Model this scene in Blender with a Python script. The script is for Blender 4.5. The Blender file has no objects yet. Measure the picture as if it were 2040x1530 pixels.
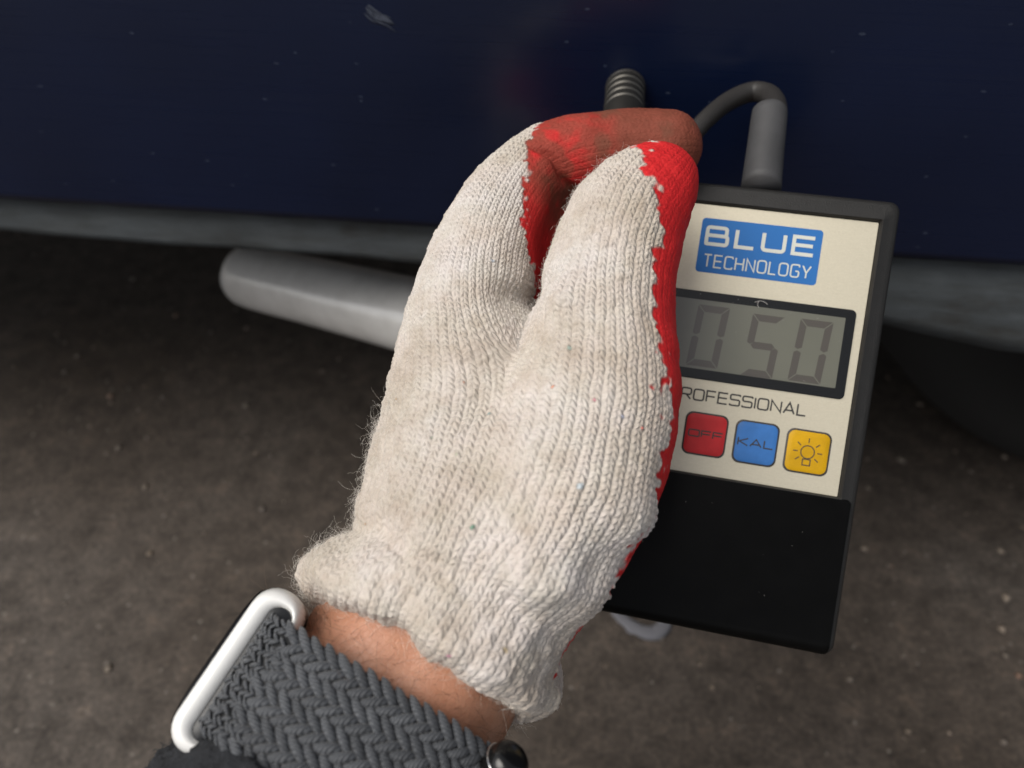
import bpy, bmesh, math, random
import numpy as np
from mathutils import Vector, Matrix, noise as mnoise

random.seed(7)
rng = np.random.default_rng(11)
R = math.radians
scene = bpy.context.scene
COL = scene.collection

# ------------------------------------------------------------------ camera
PITCH = R(45.0)
CAM_H = 0.42
FPX = 1500.0                        # focal length in photo pixels (2040 wide)
CP, SP = math.cos(PITCH), math.sin(PITCH)
cam_data = bpy.data.cameras.new('camera')
cam_data.sensor_width = 36.0
cam_data.lens = 36.0 * FPX / 2040.0
cam_data.clip_start = 0.01
cam_data.clip_end = 500.0
cam_data.dof.use_dof = True
cam_data.dof.focus_distance = 0.180
cam_data.dof.aperture_fstop = 11.5
cam_data.dof.aperture_blades = 0
cam = bpy.data.objects.new('camera', cam_data)
COL.objects.link(cam)
cam.location = (0, 0, CAM_H)
cam.rotation_euler = (math.pi / 2 - PITCH, 0, 0)
scene.camera = cam

# ------------------------------------------------------------------ world, sun, exposure
SUN_EL, SUN_AZ = R(56), R(248)      # azimuth: clockwise from +Y, the sun stands behind left
world = bpy.data.worlds.new('World')
scene.world = world
world.use_nodes = True
wn, wl = world.node_tree.nodes, world.node_tree.links
wn.clear()
sky = wn.new('ShaderNodeTexSky')
sky.sky_type = 'NISHITA'
sky.sun_disc = False
sky.sun_elevation = SUN_EL
sky.sun_rotation = SUN_AZ
sky.air_density = 1.0
sky.dust_density = 4.0
hsv = wn.new('ShaderNodeHueSaturation')
hsv.inputs['Saturation'].default_value = 0.30
bg = wn.new('ShaderNodeBackground')
bg.inputs['Strength'].default_value = 0.095
wo = wn.new('ShaderNodeOutputWorld')
wl.new(sky.outputs[0], hsv.inputs['Color'])
wl.new(hsv.outputs[0], bg.inputs['Color'])
wl.new(bg.outputs[0], wo.inputs['Surface'])

sun_data = bpy.data.lights.new('sun', 'SUN')
sun_data.energy = 1.8
sun_data.angle = R(45)
sun_data.color = (1.0, 0.95, 0.87)
sun = bpy.data.objects.new('sun', sun_data)
COL.objects.link(sun)
sdir = Vector((math.sin(SUN_AZ) * math.cos(SUN_EL), math.cos(SUN_AZ) * math.cos(SUN_EL), math.sin(SUN_EL)))
sun.rotation_euler = sdir.to_track_quat('Z', 'Y').to_euler()
sun.location = (0, 0, 3)

scene.view_settings.view_transform = 'Standard'
scene.view_settings.look = 'None'
scene.view_settings.exposure = 0.30
scene.view_settings.gamma = 1.0
scene.view_settings.use_curve_mapping = False
scene.cycles.max_bounces = 8
scene.cycles.use_denoising = True

# ------------------------------------------------------------------ coordinates
CAMLOC = np.array([0.0, 0.0, CAM_H])
MC = np.array([[1, 0, 0], [0, SP, -CP], [0, CP, SP]], dtype=np.float64)  # rows: world xyz of (x, y, z) camera axes as columns

def C(px, py, d):
    """a point of the photograph at depth d metres, in camera axes (x right, y up, z towards the viewer)"""
    return np.array([(px - 1020.0) / FPX * d, (765.0 - py) / FPX * d, -d])

def to_world(p):
    return np.asarray(p, dtype=np.float64) @ MC.T + CAMLOC

def W(px, py, d):
    return to_world(C(px, py, d))

# ------------------------------------------------------------------ material helpers
class NT:
    def __init__(self, name):
        self.m = bpy.data.materials.new(name)
        self.m.use_nodes = True
        self.n = self.m.node_tree.nodes
        self.l = self.m.node_tree.links
        self.b = self.n['Principled BSDF']
    def node(self, t, **kw):
        nd = self.n.new(t)
        for k, v in kw.items():
            setattr(nd, k, v)
        return nd
    def set(self, **kw):
        for k, v in kw.items():
            self.b.inputs[k.replace('_', ' ')].default_value = v
    def link(self, a, b):
        self.l.new(a, b)
    def coord(self, which='Object', scale=None):
        tc = self.node('ShaderNodeTexCoord')
        if scale is None:
            return tc.outputs[which]
        mp = self.node('ShaderNodeMapping')
        mp.inputs['Scale'].default_value = scale
        self.link(tc.outputs[which], mp.inputs['Vector'])
        return mp.outputs[0]
    def noise(self, vec, scale, detail=3.0, rough=0.5):
        t = self.node('ShaderNodeTexNoise')
        t.inputs['Scale'].default_value = scale
        t.inputs['Detail'].default_value = detail
        t.inputs['Roughness'].default_value = rough
        self.link(vec, t.inputs['Vector'])
        return t.outputs['Fac']
    def ramp(self, fac, stops):
        r = self.node('ShaderNodeValToRGB')
        el = r.color_ramp.elements
        while len(el) < len(stops):
            el.new(0.5)
        for e, (p, c) in zip(el, stops):
            e.position = p
            e.color = (*c, 1.0) if len(c) == 3 else c
        self.link(fac, r.inputs['Fac'])
        return r.outputs['Color']
    def mix(self, fac, a, b, mode='MIX'):
        m = self.node('ShaderNodeMix', data_type='RGBA', blend_type=mode)
        if isinstance(fac, (int, float)):
            m.inputs[0].default_value = fac
        else:
            self.link(fac, m.inputs[0])
        for i, v in ((6, a), (7, b)):
            if isinstance(v, tuple):
                m.inputs[i].default_value = (*v, 1.0)
            else:
                self.link(v, m.inputs[i])
        return m.outputs[2]
    def math(self, op, a, b=None, c=None):
        m = self.node('ShaderNodeMath', operation=op)
        for i, v in enumerate((a, b, c)):
            if v is None:
                continue
            if isinstance(v, (int, float)):
                m.inputs[i].default_value = v
            else:
                self.link(v, m.inputs[i])
        return m.outputs[0]
    def bump(self, h, strength=0.5, dist=0.001):
        b = self.node('ShaderNodeBump')
        b.inputs['Strength'].default_value = strength
        b.inputs['Distance'].default_value = dist
        self.link(h, b.inputs['Height'])
        self.link(b.outputs[0], self.b.inputs['Normal'])
    def attr(self, name, out='Fac'):
        a = self.node('ShaderNodeAttribute', attribute_name=name)
        return a.outputs[out]

def plain(name, col, rough=0.5, metal=0.0, spec=0.5, coat=0.0, grain=0.0, gscale=900.0):
    t = NT(name)
    t.set(Base_Color=(*col, 1.0), Roughness=rough, Metallic=metal)
    t.b.inputs['Specular IOR Level'].default_value = spec
    t.b.inputs['Coat Weight'].default_value = coat
    if grain > 0:
        v = t.coord('Object')
        nz = t.noise(v, gscale, 3.0, 0.6)
        t.bump(nz, grain, 0.0004)
        n2 = t.noise(v, gscale * 0.06, 4.0, 0.6)
        c2 = t.ramp(n2, [(0.3, tuple(x * 0.8 for x in col)), (0.7, tuple(min(1, x * 1.15) for x in col))])
        t.link(c2, t.b.inputs['Base Color'])
    return t.m

# ------------------------------------------------------------------ mesh helpers
def new_obj(name, data, parent=None, kind=None, label=None, cat=None, group=None):
    o = bpy.data.objects.new(name, data)
    COL.objects.link(o)
    if parent is not None:
        o.parent = parent
    for k, v in (('kind', kind), ('label', label), ('category', cat), ('group', group)):
        if v:
            o[k] = v
    return o

def mesh_obj(name, verts, faces, mat, parent=None, smooth=True, origin=None, **kw):
    verts = np.asarray(verts, dtype=np.float64)
    if origin is not None:
        verts = verts - np.asarray(origin)
    me = bpy.data.meshes.new(name)
    me.from_pydata(verts.tolist(), [], [tuple(int(i) for i in f) for f in faces])
    me.update()
    if smooth:
        me.polygons.foreach_set('use_smooth', [True] * len(me.polygons))
    if mat is not None:
        me.materials.append(mat)
    o = new_obj(name, me, parent, **kw)
    if origin is not None:
        o.location = origin
    return o

def empty(name, loc, label=None, cat=None, kind=None, group=None, matrix=None):
    o = new_obj(name, None, None, kind, label, cat, group)
    o.empty_display_size = 0.01
    if matrix is not None:
        o.matrix_world = matrix
    else:
        o.location = loc
    return o

def fix_normals(o):
    bm = bmesh.new()
    bm.from_mesh(o.data)
    bmesh.ops.recalc_face_normals(bm, faces=bm.faces)
    bm.to_mesh(o.data)
    bm.free()

def loft(loops, close_u=True, cap0=True, cap1=True):
    """loops: list of (n,3) arrays -> verts, faces"""
    n = len(loops[0])
    v = np.concatenate([np.asarray(l) for l in loops])
    f = []
    for i in range(len(loops) - 1):
        for j in range(n if close_u else n - 1):
            a, b = i * n + j, i * n + (j + 1) % n
            f.append((a, b, b + n, a + n))
    if cap0:
        f.append(tuple(range(n))[::-1])
    if cap1:
        f.append(tuple((len(loops) - 1) * n + k for k in range(n)))
    return v, f

def spline(pts, n, closed=False):
    """Catmull-Rom through pts (k, m) -> (n, m)"""
    p = np.asarray(pts, dtype=np.float64)
    k = len(p)
    segs = k if closed else k - 1
    t = np.linspace(0, segs, n, endpoint=not closed)
    i = np.minimum(t.astype(int), segs - 1)
    u = (t - i)[:, None]
    def g(j):
        return p[j % k] if closed else p[np.clip(j, 0, k - 1)]
    p0, p1, p2, p3 = g(i - 1), g(i), g(i + 1), g(i + 2)
    return 0.5 * (2 * p1 + (p2 - p0) * u + (2 * p0 - 5 * p1 + 4 * p2 - p3) * u ** 2 + (3 * p1 - p0 - 3 * p2 + p3) * u ** 3)

def frames(path, ref):
    """parallel frames along a path"""
    path = np.asarray(path)
    tan = np.gradient(path, axis=0)
    tan /= np.linalg.norm(tan, axis=1)[:, None]
    e1 = np.zeros_like(tan)
    r = np.asarray(ref, dtype=np.float64)
    for i in range(len(tan)):
        r = r - tan[i] * np.dot(r, tan[i])
        r /= np.linalg.norm(r)
        e1[i] = r
    e2 = np.cross(tan, e1)
    return tan, e1, e2

def tube(path, rad, ref=(0, 0, 1), n=20, cap=True):
    path = np.asarray(path)
    rad = np.broadcast_to(np.asarray(rad, dtype=np.float64), (len(path),))
    tan, e1, e2 = frames(path, ref)
    a = np.linspace(0, 2 * math.pi, n, endpoint=False)
    loops = [path[i] + rad[i] * (np.cos(a)[:, None] * e1[i] + np.sin(a)[:, None] * e2[i]) for i in range(len(path))]
    return loft(loops, True, cap, cap)

def smooth01(x, a, b):
    t = np.clip((x - a) / (b - a), 0, 1)
    return t * t * (3 - 2 * t)

class VNoise:
    """trilinear value noise on numpy arrays"""
    def __init__(self, seed):
        self.t = np.random.default_rng(seed).random((64, 64, 64)).astype(np.float32)
    def __call__(self, p):
        p = np.asarray(p, dtype=np.float64)
        i = np.floor(p).astype(np.int64)
        f = p - i
        f = f * f * (3 - 2 * f)
        out = 0
        for dx in (0, 1):
            for dy in (0, 1):
                for dz in (0, 1):
                    w = (f[:, 0] if dx else 1 - f[:, 0]) * (f[:, 1] if dy else 1 - f[:, 1]) * (f[:, 2] if dz else 1 - f[:, 2])
                    out = out + w * self.t[(i[:, 0] + dx) & 63, (i[:, 1] + dy) & 63, (i[:, 2] + dz) & 63]
        return out
    def fbm(self, p, octs=3):
        s, a, tot = 0, 1.0, 0
        p = np.asarray(p, dtype=np.float64)
        for _ in range(octs):
            s = s + a * self(p)
            tot += a
            a *= 0.5
            p = p * 2.03 + 17.3
        return s / tot
VN = VNoise(5)
VN2 = VNoise(9)

# ================================================================== the setting: ground
def ground_material():
    t = NT('dark_worn_asphalt')
    v = t.coord('Object')
    big = t.noise(v, 3.2, 4.0, 0.6)
    mid = t.noise(v, 62.0, 5.0, 0.7)
    fine = t.noise(v, 320.0, 3.0, 0.7)
    c1 = t.ramp(big, [(0.30, (0.046, 0.033, 0.023)), (0.52, (0.074, 0.059, 0.048)), (0.75, (0.104, 0.091, 0.081))])
    c2 = t.ramp(mid, [(0.30, (0.42, 0.40, 0.38)), (0.58, (1.0, 1.0, 1.0)), (0.78, (1.75, 1.62, 1.5))])
    c = t.mix(1.0, c1, c2, 'MULTIPLY')
    c3 = t.ramp(fine, [(0.35, (0.55, 0.55, 0.55)), (0.65, (1.35, 1.33, 1.3))])
    c = t.mix(0.8, c, c3, 'MULTIPLY')
    vo = t.node('ShaderNodeTexVoronoi')
    vo.inputs['Scale'].default_value = 150.0
    t.link(v, vo.inputs['Vector'])
    sp = t.math('LESS_THAN', vo.outputs['Distance'], 0.16)
    gate = t.math('GREATER_THAN', t.node('ShaderNodeSeparateColor').outputs[0], 0.86)
    sep = gate.node.inputs[0].links[0].from_node
    t.link(vo.outputs['Color'], sep.inputs[0])
    c = t.mix(t.math('MULTIPLY', sp, gate), c, (0.16, 0.14, 0.12))
    t.link(c, t.b.inputs['Base Color'])
    t.set(Roughness=0.85)
    t.bump(fine, 0.6, 0.002)
    return t.m
M_ground = ground_material()
G = 60.0
mesh_obj('ground', [(-G, -G, 0), (G, -G, 0), (G, G, 0), (-G, G, 0)], [(0, 1, 2, 3)], M_ground, smooth=False, kind='structure')

def gravel_material():
    t = NT('mixed_grit')
    g = t.node('ShaderNodeNewGeometry')
    c = t.ramp(g.outputs['Random Per Island'], [(0.0, (0.12, 0.10, 0.085)), (0.55, (0.15, 0.125, 0.10)), (0.85, (0.17, 0.13, 0.095)), (0.94, (0.30, 0.25, 0.20)), (1.0, (0.22, 0.13, 0.09))])
    t.link(c, t.b.inputs['Base Color'])
    t.set(Roughness=0.6)
    return t.m
def build_grit():
    base = np.array([(1, 0, 0), (-1, 0, 0), (0, 1, 0), (0, -1, 0), (0, 0, 1), (0, 0, -1)], dtype=float)
    tri = [(0, 2, 4), (2, 1, 4), (1, 3, 4), (3, 0, 4), (2, 0, 5), (1, 2, 5), (3, 1, 5), (0, 3, 5)]
    V, F = [], []
    for i in range(3800):
        x, y = rng.uniform(-0.75, 0.75), rng.uniform(-0.05, 1.0)
        s = 0.0004 + 0.0024 * rng.random() ** 5
        b = base * (s * rng.uniform(0.7, 1.3, 3)) * (1 + 0.3 * rng.random((6, 1)))
        a = rng.uniform(0, 6.28)
        ca, sa = math.cos(a), math.sin(a)
        b = b @ np.array([[ca, sa, 0], [-sa, ca, 0], [0, 0, 1]])
        k = len(V)
        V.extend((b * (1, 1, 0.55) + (x, y, s * 0.15)).tolist())
        F.extend([(p + k, q + k, r + k) for p, q, r in tri])
    mesh_obj('gravel', V, F, gravel_material(), smooth=True, kind='stuff', label='scattered pale and brown grit on the asphalt')
build_grit()

# pale curved smear on the asphalt below the gauge: dried sealant bead
def build_smear():
    out = []
    for px, py in ((1215, 1212), (1245, 1240), (1285, 1262), (1316, 1256), (1328, 1232), (1326, 1200)):
        d = W(px, py, 1.0) - CAMLOC
        q = CAMLOC + d * (-CAM_H / d[2])
        out.append((q[0], q[1], 0.0006))
    path = spline(out, 26)
    rad = 0.0035 * np.sin(np.linspace(0.25, 2.9, 26)) + 0.0012
    v, f = tube(path, rad, (0, 0, 1), 10)
    v[:, 2] = v[:, 2] * 0.35 + 0.0006 + 0.0008 * VN(v * 300)
    v[:, :2] += (VN(v * 260)[:, None] - 0.5) * 0.003
    o = mesh_obj('dried_sealant_streak', v, f, plain('grey_white_residue', (0.13, 0.13, 0.145), 0.8), label='pale curved smear dried on the asphalt below the gauge', cat='smear')
build_smear()

# ================================================================== the car
EDGE_L = np.array([-0.217, 0.2815])
EDGE_R = np.array([0.1467, 0.2395])
cdir = (EDGE_R - EDGE_L) / np.linalg.norm(EDGE_R - EDGE_L)
cnor = np.array([cdir[1], -cdir[0]])            # points towards the viewer
SILL_Z = CAM_H - 0.17
def car_pt(s, out, z):
    """s along the car (0 at EDGE_L), out towards the viewer, z height"""
    p = EDGE_L + cdir * s + cnor * out
    return (p[0], p[1], z)

car = empty('parked_car', car_pt(0.2, -0.5, 0.0), label='dark blue car body with a dirty grey sill edge, behind the glove', cat='car')
CARLOC = np.array(car.location)

def panel_out(h):
    return 0.0018 - 0.55 * h * h
def on_panel(px, py, lift=0.0004):
    """where the ray of a photo pixel meets the curved door panel"""
    d = W(px, py, 1.0) - CAMLOC
    n3 = np.array([cnor[0], cnor[1], 0.0])
    o_ = 0.0
    for _ in range(12):
        p0 = np.array(car_pt(0, o_ + lift, SILL_Z))
        p = CAMLOC + d * (np.dot(p0 - CAMLOC, n3) / np.dot(d, n3))
        o_ = panel_out(p[2] - SILL_Z)
    return p

def paint_material():
    t = NT('dark_blue_car_paint')
    v = t.coord('Object')
    n = t.noise(v, 9.0, 3.0, 0.6)
    c = t.ramp(n, [(0.3, (0.0026, 0.0062, 0.0230)), (0.7, (0.0042, 0.0094, 0.0345))])
    # dust specks
    vs = t.coord('Object', (140, 140, 330))
    vo = t.node('ShaderNodeTexVoronoi')
    vo.inputs['Scale'].default_value = 1.0
    t.link(vs, vo.inputs['Vector'])
    sep = t.node('ShaderNodeSeparateColor')
    t.link(vo.outputs['Color'], sep.inputs[0])
    gate = t.math('GREATER_THAN', sep.outputs[0], 0.90)
    wob = t.noise(v, 900.0, 2.0, 0.6)
    sp = t.math('LESS_THAN', t.math('ADD', vo.outputs['Distance'], t.math('MULTIPLY', wob, 0.25)), 0.25)
    c = t.mix(t.math('MULTIPLY', t.math('MULTIPLY', sp, gate), 0.45), c, (0.060, 0.075, 0.115))
    # fine horizontal wipe marks of dust
    vh = t.coord('Object', (14, 14, 900))
    st = t.noise(vh, 1.0, 4.0, 0.7)
    stm = t.ramp(st, [(0.50, (0, 0, 0)), (0.80, (0.14, 0.14, 0.14))])
    c = t.mix(stm, c, (0.010, 0.014, 0.026))
    t.link(c, t.b.inputs['Base Color'])
    rr = t.ramp(st, [(0.3, (0.26, 0.26, 0.26)), (0.8, (0.34, 0.34, 0.34))])
    t.link(rr, t.b.inputs['Roughness'])
    t.set(Metallic=0.0)
    t.b.inputs['Coat Weight'].default_value = 0.25
    t.b.inputs['Coat Roughness'].default_value = 0.15
    t.b.inputs['Specular IOR Level'].default_value = 0.35
    return t.m
M_paint = paint_material()

def sill_material():
    t = NT('dirty_grey_underseal')
    v = t.coord('Object', (1, 1, 2.2))
    n = t.noise(v, 26.0, 5.0, 0.65)
    n2 = t.noise(t.coord('Object', (0.35, 0.35, 2.0)), 110.0, 4.0, 0.6)
    c = t.ramp(n, [(0.28, (0.030, 0.030, 0.028)), (0.45, (0.048, 0.055, 0.060)), (0.62, (0.062, 0.071, 0.077)), (0.8, (0.085, 0.092, 0.094))])
    c = t.mix(0.6, c, t.ramp(n2, [(0.3, (0.55, 0.52, 0.46)), (0.6, (1.05, 1.05, 1.05))]), 'MULTIPLY')
    t.link(c, t.b.inputs['Base Color'])
    t.set(Roughness=0.8)
    t.bump(n2, 0.5, 0.001)
    return t.m

def build_car():
    S0, S1 = -0.9, 1.1
    ss = np.linspace(S0, S1, 80)
    # painted skin: from the sill edge upwards, gently crowned
    prof = [(-0.012, -0.003), (-0.002, -0.0005), (panel_out(0.001), 0.001), (panel_out(0.004), 0.004)] + [(panel_out(h_), h_) for h_ in np.linspace(0.01, 0.55, 40)]
    V, F = [], []
    for s in ss:
        for o, h in prof:
            V.append(car_pt(s, o, SILL_Z + h))
    n = len(prof)
    for i in range(len(ss) - 1):
        for j in range(n - 1):
            a = i * n + j
            F.append((a, a + n, a + n + 1, a + 1))
    o = mesh_obj('door_panel', np.array(V) - CARLOC, F, M_paint, car)
    # dirty grey sill flange below the paint, leaning outwards
    V, F = [], []
    NS = 160
    ss = np.linspace(S0, S1, NS)
    prof_n = 8
    for s in ss:
        h = np.interp(s, [-0.9, 0.0, 0.10, 0.2, 0.30, 0.36, 0.395, 0.42, 0.46, 1.1], [0.012, 0.0125, 0.0130, 0.0145, 0.019, 0.023, 0.028, 0.031, 0.031, 0.031])
        h = h * 1.16 + 0.0006 * math.sin(s * 31)
        lean = 0.30
        for k in range(prof_n):
            f = k / (prof_n - 2)
            if k == prof_n - 1:
                V.append(car_pt(s, -0.02, SILL_Z - 0.004 - h * 0.96))
            else:
                V.append(car_pt(s, -0.004 + lean * h * f * (1.15 - 0.35 * f) + 0.0003 * math.sin(s * 120 + k), SILL_Z - 0.003 - h * f))
    for i in range(NS - 1):
        for j in range(prof_n - 1):
            a = i * prof_n + j
            F.append((a, a + 1, a + prof_n + 1, a + prof_n))
    mesh_obj('sill_flange', np.array(V) - CARLOC, F, sill_material(), car)
    # underbody: rough dark floor with a step and ribs
    dark = plain('black_underbody', (0.010, 0.009, 0.008), 0.95)
    V, F = [], []
    us = np.linspace(S0, S1, 40)
    ws = np.array([-0.014, -0.03, -0.06, -0.10, -0.25, -0.5, -0.9, -1.4])
    zs = np.array([-0.012, -0.02, -0.030, -0.035, -0.04, -0.05, -0.07, -0.07])
    for s in us:
        for w_, z_ in zip(ws, zs):
            V.append(car_pt(s, w_, SILL_Z + z_ + 0.004 * math.sin(s * 23 + w_ * 9)))
    n = len(ws)
    for i in range(len(us) - 1):
        for j in range(n - 1):
            a = i * n + j
            F.append((a, a + 1, a + n + 1, a + n))
    # upper shell that closes the body (roofless box behind the skin)
    k = len(V)
    for s in (S0, S1):
        for w_, z_ in ((panel_out(0.55), 0.55), (-1.4, 0.55), (-1.4, -0.06)):
            V.append(car_pt(s, w_, SILL_Z + z_))
    F += [(k, k + 1, k + 4, k + 3), (k + 1, k + 2, k + 5, k + 4)]
    mesh_obj('underbody', np.array(V) - CARLOC, F, dark, car)
    # silver pipe under the sill
    a, b = W(482, 547, 0.47), W(1010, 674, 0.365)
    dirv = (b - a) / np.linalg.norm(b - a)
    path = [a + dirv * t for t in (0.0, 0.001, 0.003, 0.006, 0.012, 0.03, 0.06, 0.1, 0.16, 0.22)]
    rad = np.array([0.0105, 0.0135, 0.0152, 0.0163, 0.0168, 0.0170, 0.0172, 0.0174, 0.0176, 0.0176]) * 1.15
    v, f = tube(path, rad, (0, 0, 1), 32)
    v += (VN(v * 90)[:, None] - 0.5) * 0.0010
    t = NT('dull_silver_pipe_metal')
    vv = t.coord('Object')
    nn = t.noise(vv, 45.0, 5.0, 0.65)
    t.link(t.ramp(nn, [(0.25, (0.66, 0.65, 0.63)), (0.6, (0.82, 0.81, 0.79))]), t.b.inputs['Base Color'])
    t.set(Metallic=0.30, Roughness=0.24)
    t.bump(nn, 0.06, 0.004)
    mesh_obj('exhaust_pipe', v - CARLOC, f, t.m, car, label='dull silver pipe with a rounded end under the sill')
    # mud flap hanging at the wheel arch
    zf = SILL_Z - 0.045
    fl = [car_pt(0.466, -0.012, zf + 0.02), car_pt(0.66, -0.012, zf + 0.02), car_pt(0.66, -0.05, 0.05), car_pt(0.60, -0.05, 0.05),
          car_pt(0.515, -0.036, 0.12)]
    fb = [(p[0] - cnor[0] * 0.006, p[1] - cnor[1] * 0.006, p[2]) for p in fl]
    V = fl + fb
    F = [(0, 1, 2, 3, 4), (9, 8, 7, 6, 5)] + [(i, (i + 1) % 5, 5 + (i + 1) % 5, 5 + i) for i in range(5)]
    o = mesh_obj('mud_flap', np.array(V) - CARLOC, F, plain('black_rubber_flap', (0.03, 0.032, 0.033), 0.6), car, smooth=False)
    fix_normals(o)
    # tyre behind the flap
    loops = []
    ctr = np.array(car_pt(0.665, -0.02, 0.30))
    ax = np.array([-cnor[0], -cnor[1], 0])
    e1 = np.array([cdir[0], cdir[1], 0]); e2 = np.array([0, 0, 1.0])
    ang = np.linspace(0, 2 * math.pi, 72, endpoint=False)
    for w_, r_ in ((0.07, 0.19), (0.06, 0.215), (0.065, 0.27), (0.085, 0.296), (0.12, 0.30), (0.2, 0.30), (0.235, 0.296), (0.255, 0.27), (0.26, 0.215), (0.25, 0.19)):
        rr = r_ + (0.004 * (np.sign(np.sin(ang * 36)) ) if r_ >= 0.3 else 0)
        loops.append(ctr + ax * w_ + (np.cos(ang)[:, None] * e1 + np.sin(ang)[:, None] * e2) * np.broadcast_to(rr, ang.shape)[:, None])
    v, f = loft(loops, True, True, True)
    o = mesh_obj('tyre', v - CARLOC, f, plain('black_tyre_rubber', (0.012, 0.012, 0.012), 0.85), car)
    fix_normals(o)
    # long pale scratch on the paint
    n3 = np.array([cnor[0], cnor[1], 0.0])
    V, F = [], []
    for i in range(34):                        # many hair-fine scores make one scuff
        t0 = random.uniform(0, 0.55); t1 = t0 + random.uniform(0.2, 0.45)
        off = random.gauss(0, 5.5)
        key = [(728, 16), (748, 33), (774, 43), (798, 60)]
        ks = spline(key, 40)
        seg = ks[int(t0 * 39):int(min(t1, 1) * 39) + 1]
        if len(seg) < 4:
            continue
        path = np.array([on_panel(p[0] + off * 0.5, p[1] - off) for p in seg])
        rad = 0.00022 * np.sin(np.linspace(0.15, 3.0, len(seg))) + 0.00005
        v, f = tube(path, rad, n3, 6)
        v = v - np.outer((v - path[0]) @ n3 * 0.85, n3)
        kk = len(V)
        V += (v - CARLOC).tolist(); F += [tuple(q + kk for q in ff) for ff in f]
    mesh_obj('paint_scuff', V, F, plain('chalky_scratch', (0.036, 0.044, 0.068), 0.8), car, label='short pale scuff on the blue paint', kind='stuff')
build_car()

# ================================================================== forearm frame (camera axes)
WO = C(808, 1350, 0.168)                                   # a point on the wrist axis
WA = np.array([-0.52, -0.85, 0.42]); WA /= np.linalg.norm(WA)   # down the forearm, towards the viewer
WQ = np.array([0.85, -0.52, 0.0]); WQ -= WA * WQ.dot(WA); WQ /= np.linalg.norm(WQ)   # across the wrist, to the palm side
WN = np.cross(WQ, WA)
if WN[2] < 0:
    WN = -WN                                               # towards the viewer
def WR(s, q, n):
    return WO + WA * s + WQ * q + WN * n

# ================================================================== the glove
def chain(rows):
    """rows of (px, py, depth, radius in px) -> centres and radii in metres, densified"""
    c = np.array([C(a, b, d) for a, b, d, r in rows])
    r = np.array([r * d / FPX for a, b, d, r in rows])
    k = (len(rows) - 1) * 2 + 1
    s = spline(np.column_stack([c, r]), k)
    return s[:, :3], s[:, 3]

HAND = chain([(800, 1325, 0.168, 226), (858, 1210, 0.170, 208), (890, 1110, 0.172, 198), (912, 1000, 0.175, 196), (928, 850, 0.180, 170),
              (930, 710, 0.186, 141), (944, 590, 0.191, 120), (978, 468, 0.197, 98), (1030, 378, 0.203, 84),
              (1084, 330, 0.206, 77), (1140, 310, 0.206, 76), (1205, 301, 0.206, 76), (1270, 296, 0.206, 75), (1328, 292, 0.205, 70)])
THUMB = chain([(850, 1260, 0.170, 205), (975, 1130, 0.168, 203), (1070, 1020, 0.168, 204), (1140, 900, 0.170, 191),
               (1186, 770, 0.174, 168), (1194, 660, 0.177, 148), (1216, 545, 0.180, 131), (1244, 450, 0.182, 119),
               (1290, 385, 0.184, 95), (1313, 360, 0.185, 76)])
def mm_chain(rows):
    return np.array([C(a, b, d) for a, b, d, r in rows]), np.array([r for a, b, d, r in rows])
FINGERS = [mm_chain([(915, 640, 0.210, .013), (960, 590, 0.236, .0125), (1090, 580, 0.258, .0112), (1270, 610, 0.256, .0100), (1400, 645, 0.250, .0088)]),
           mm_chain([(905, 740, 0.222, .013), (950, 700, 0.246, .0125), (1070, 705, 0.264, .0110), (1240, 740, 0.262, .0098), (1370, 780, 0.254, .0086)]),
           mm_chain([(890, 850, 0.228, .013), (930, 830, 0.250, .0115), (1030, 845, 0.265, .0098), (1180, 880, 0.262, .0088), (1290, 910, 0.255, .0078)])]
PALM = [mm_chain([(960, 640, 0.200, .0115), (1085, 480, 0.214, .0100), (1180, 410, 0.220, .0080)]),
        mm_chain([(880, 1150, 0.184, .019), (912, 660, 0.205, .0125)]),
        mm_chain([(880, 1160, 0.190, .018), (905, 750, 0.220, .013)]),
        mm_chain([(880, 1180, 0.192, .018), (890, 860, 0.226, .0135)])]

def seg_dist(p, a, b, ra, rb):
    ab = (b - a).astype(np.float32)
    L2 = float(ab @ ab)
    pa = p - a.astype(np.float32)
    t = np.clip((pa @ ab) / L2, 0, 1)
    q = pa - t[..., None] * ab
    return np.sqrt(np.einsum('...i,...i->...', q, q)) - (ra + (rb - ra) * t).astype(np.float32)

def chain_dist(p, ch, step=1):
    c, r = ch
    d = None
    idx = list(range(0, len(c), step))
    if idx[-1] != len(c) - 1:
        idx.append(len(c) - 1)
    for i, j in zip(idx[:-1], idx[1:]):
        e = seg_dist(p, c[i], c[j], float(r[i]), float(r[j]))
        d = e if d is None else np.minimum(d, e)
    return d

def smin(a, b, k):
    h = np.maximum(k - np.abs(a - b), 0) / k
    return np.minimum(a, b) - h * h * k * 0.25

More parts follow.
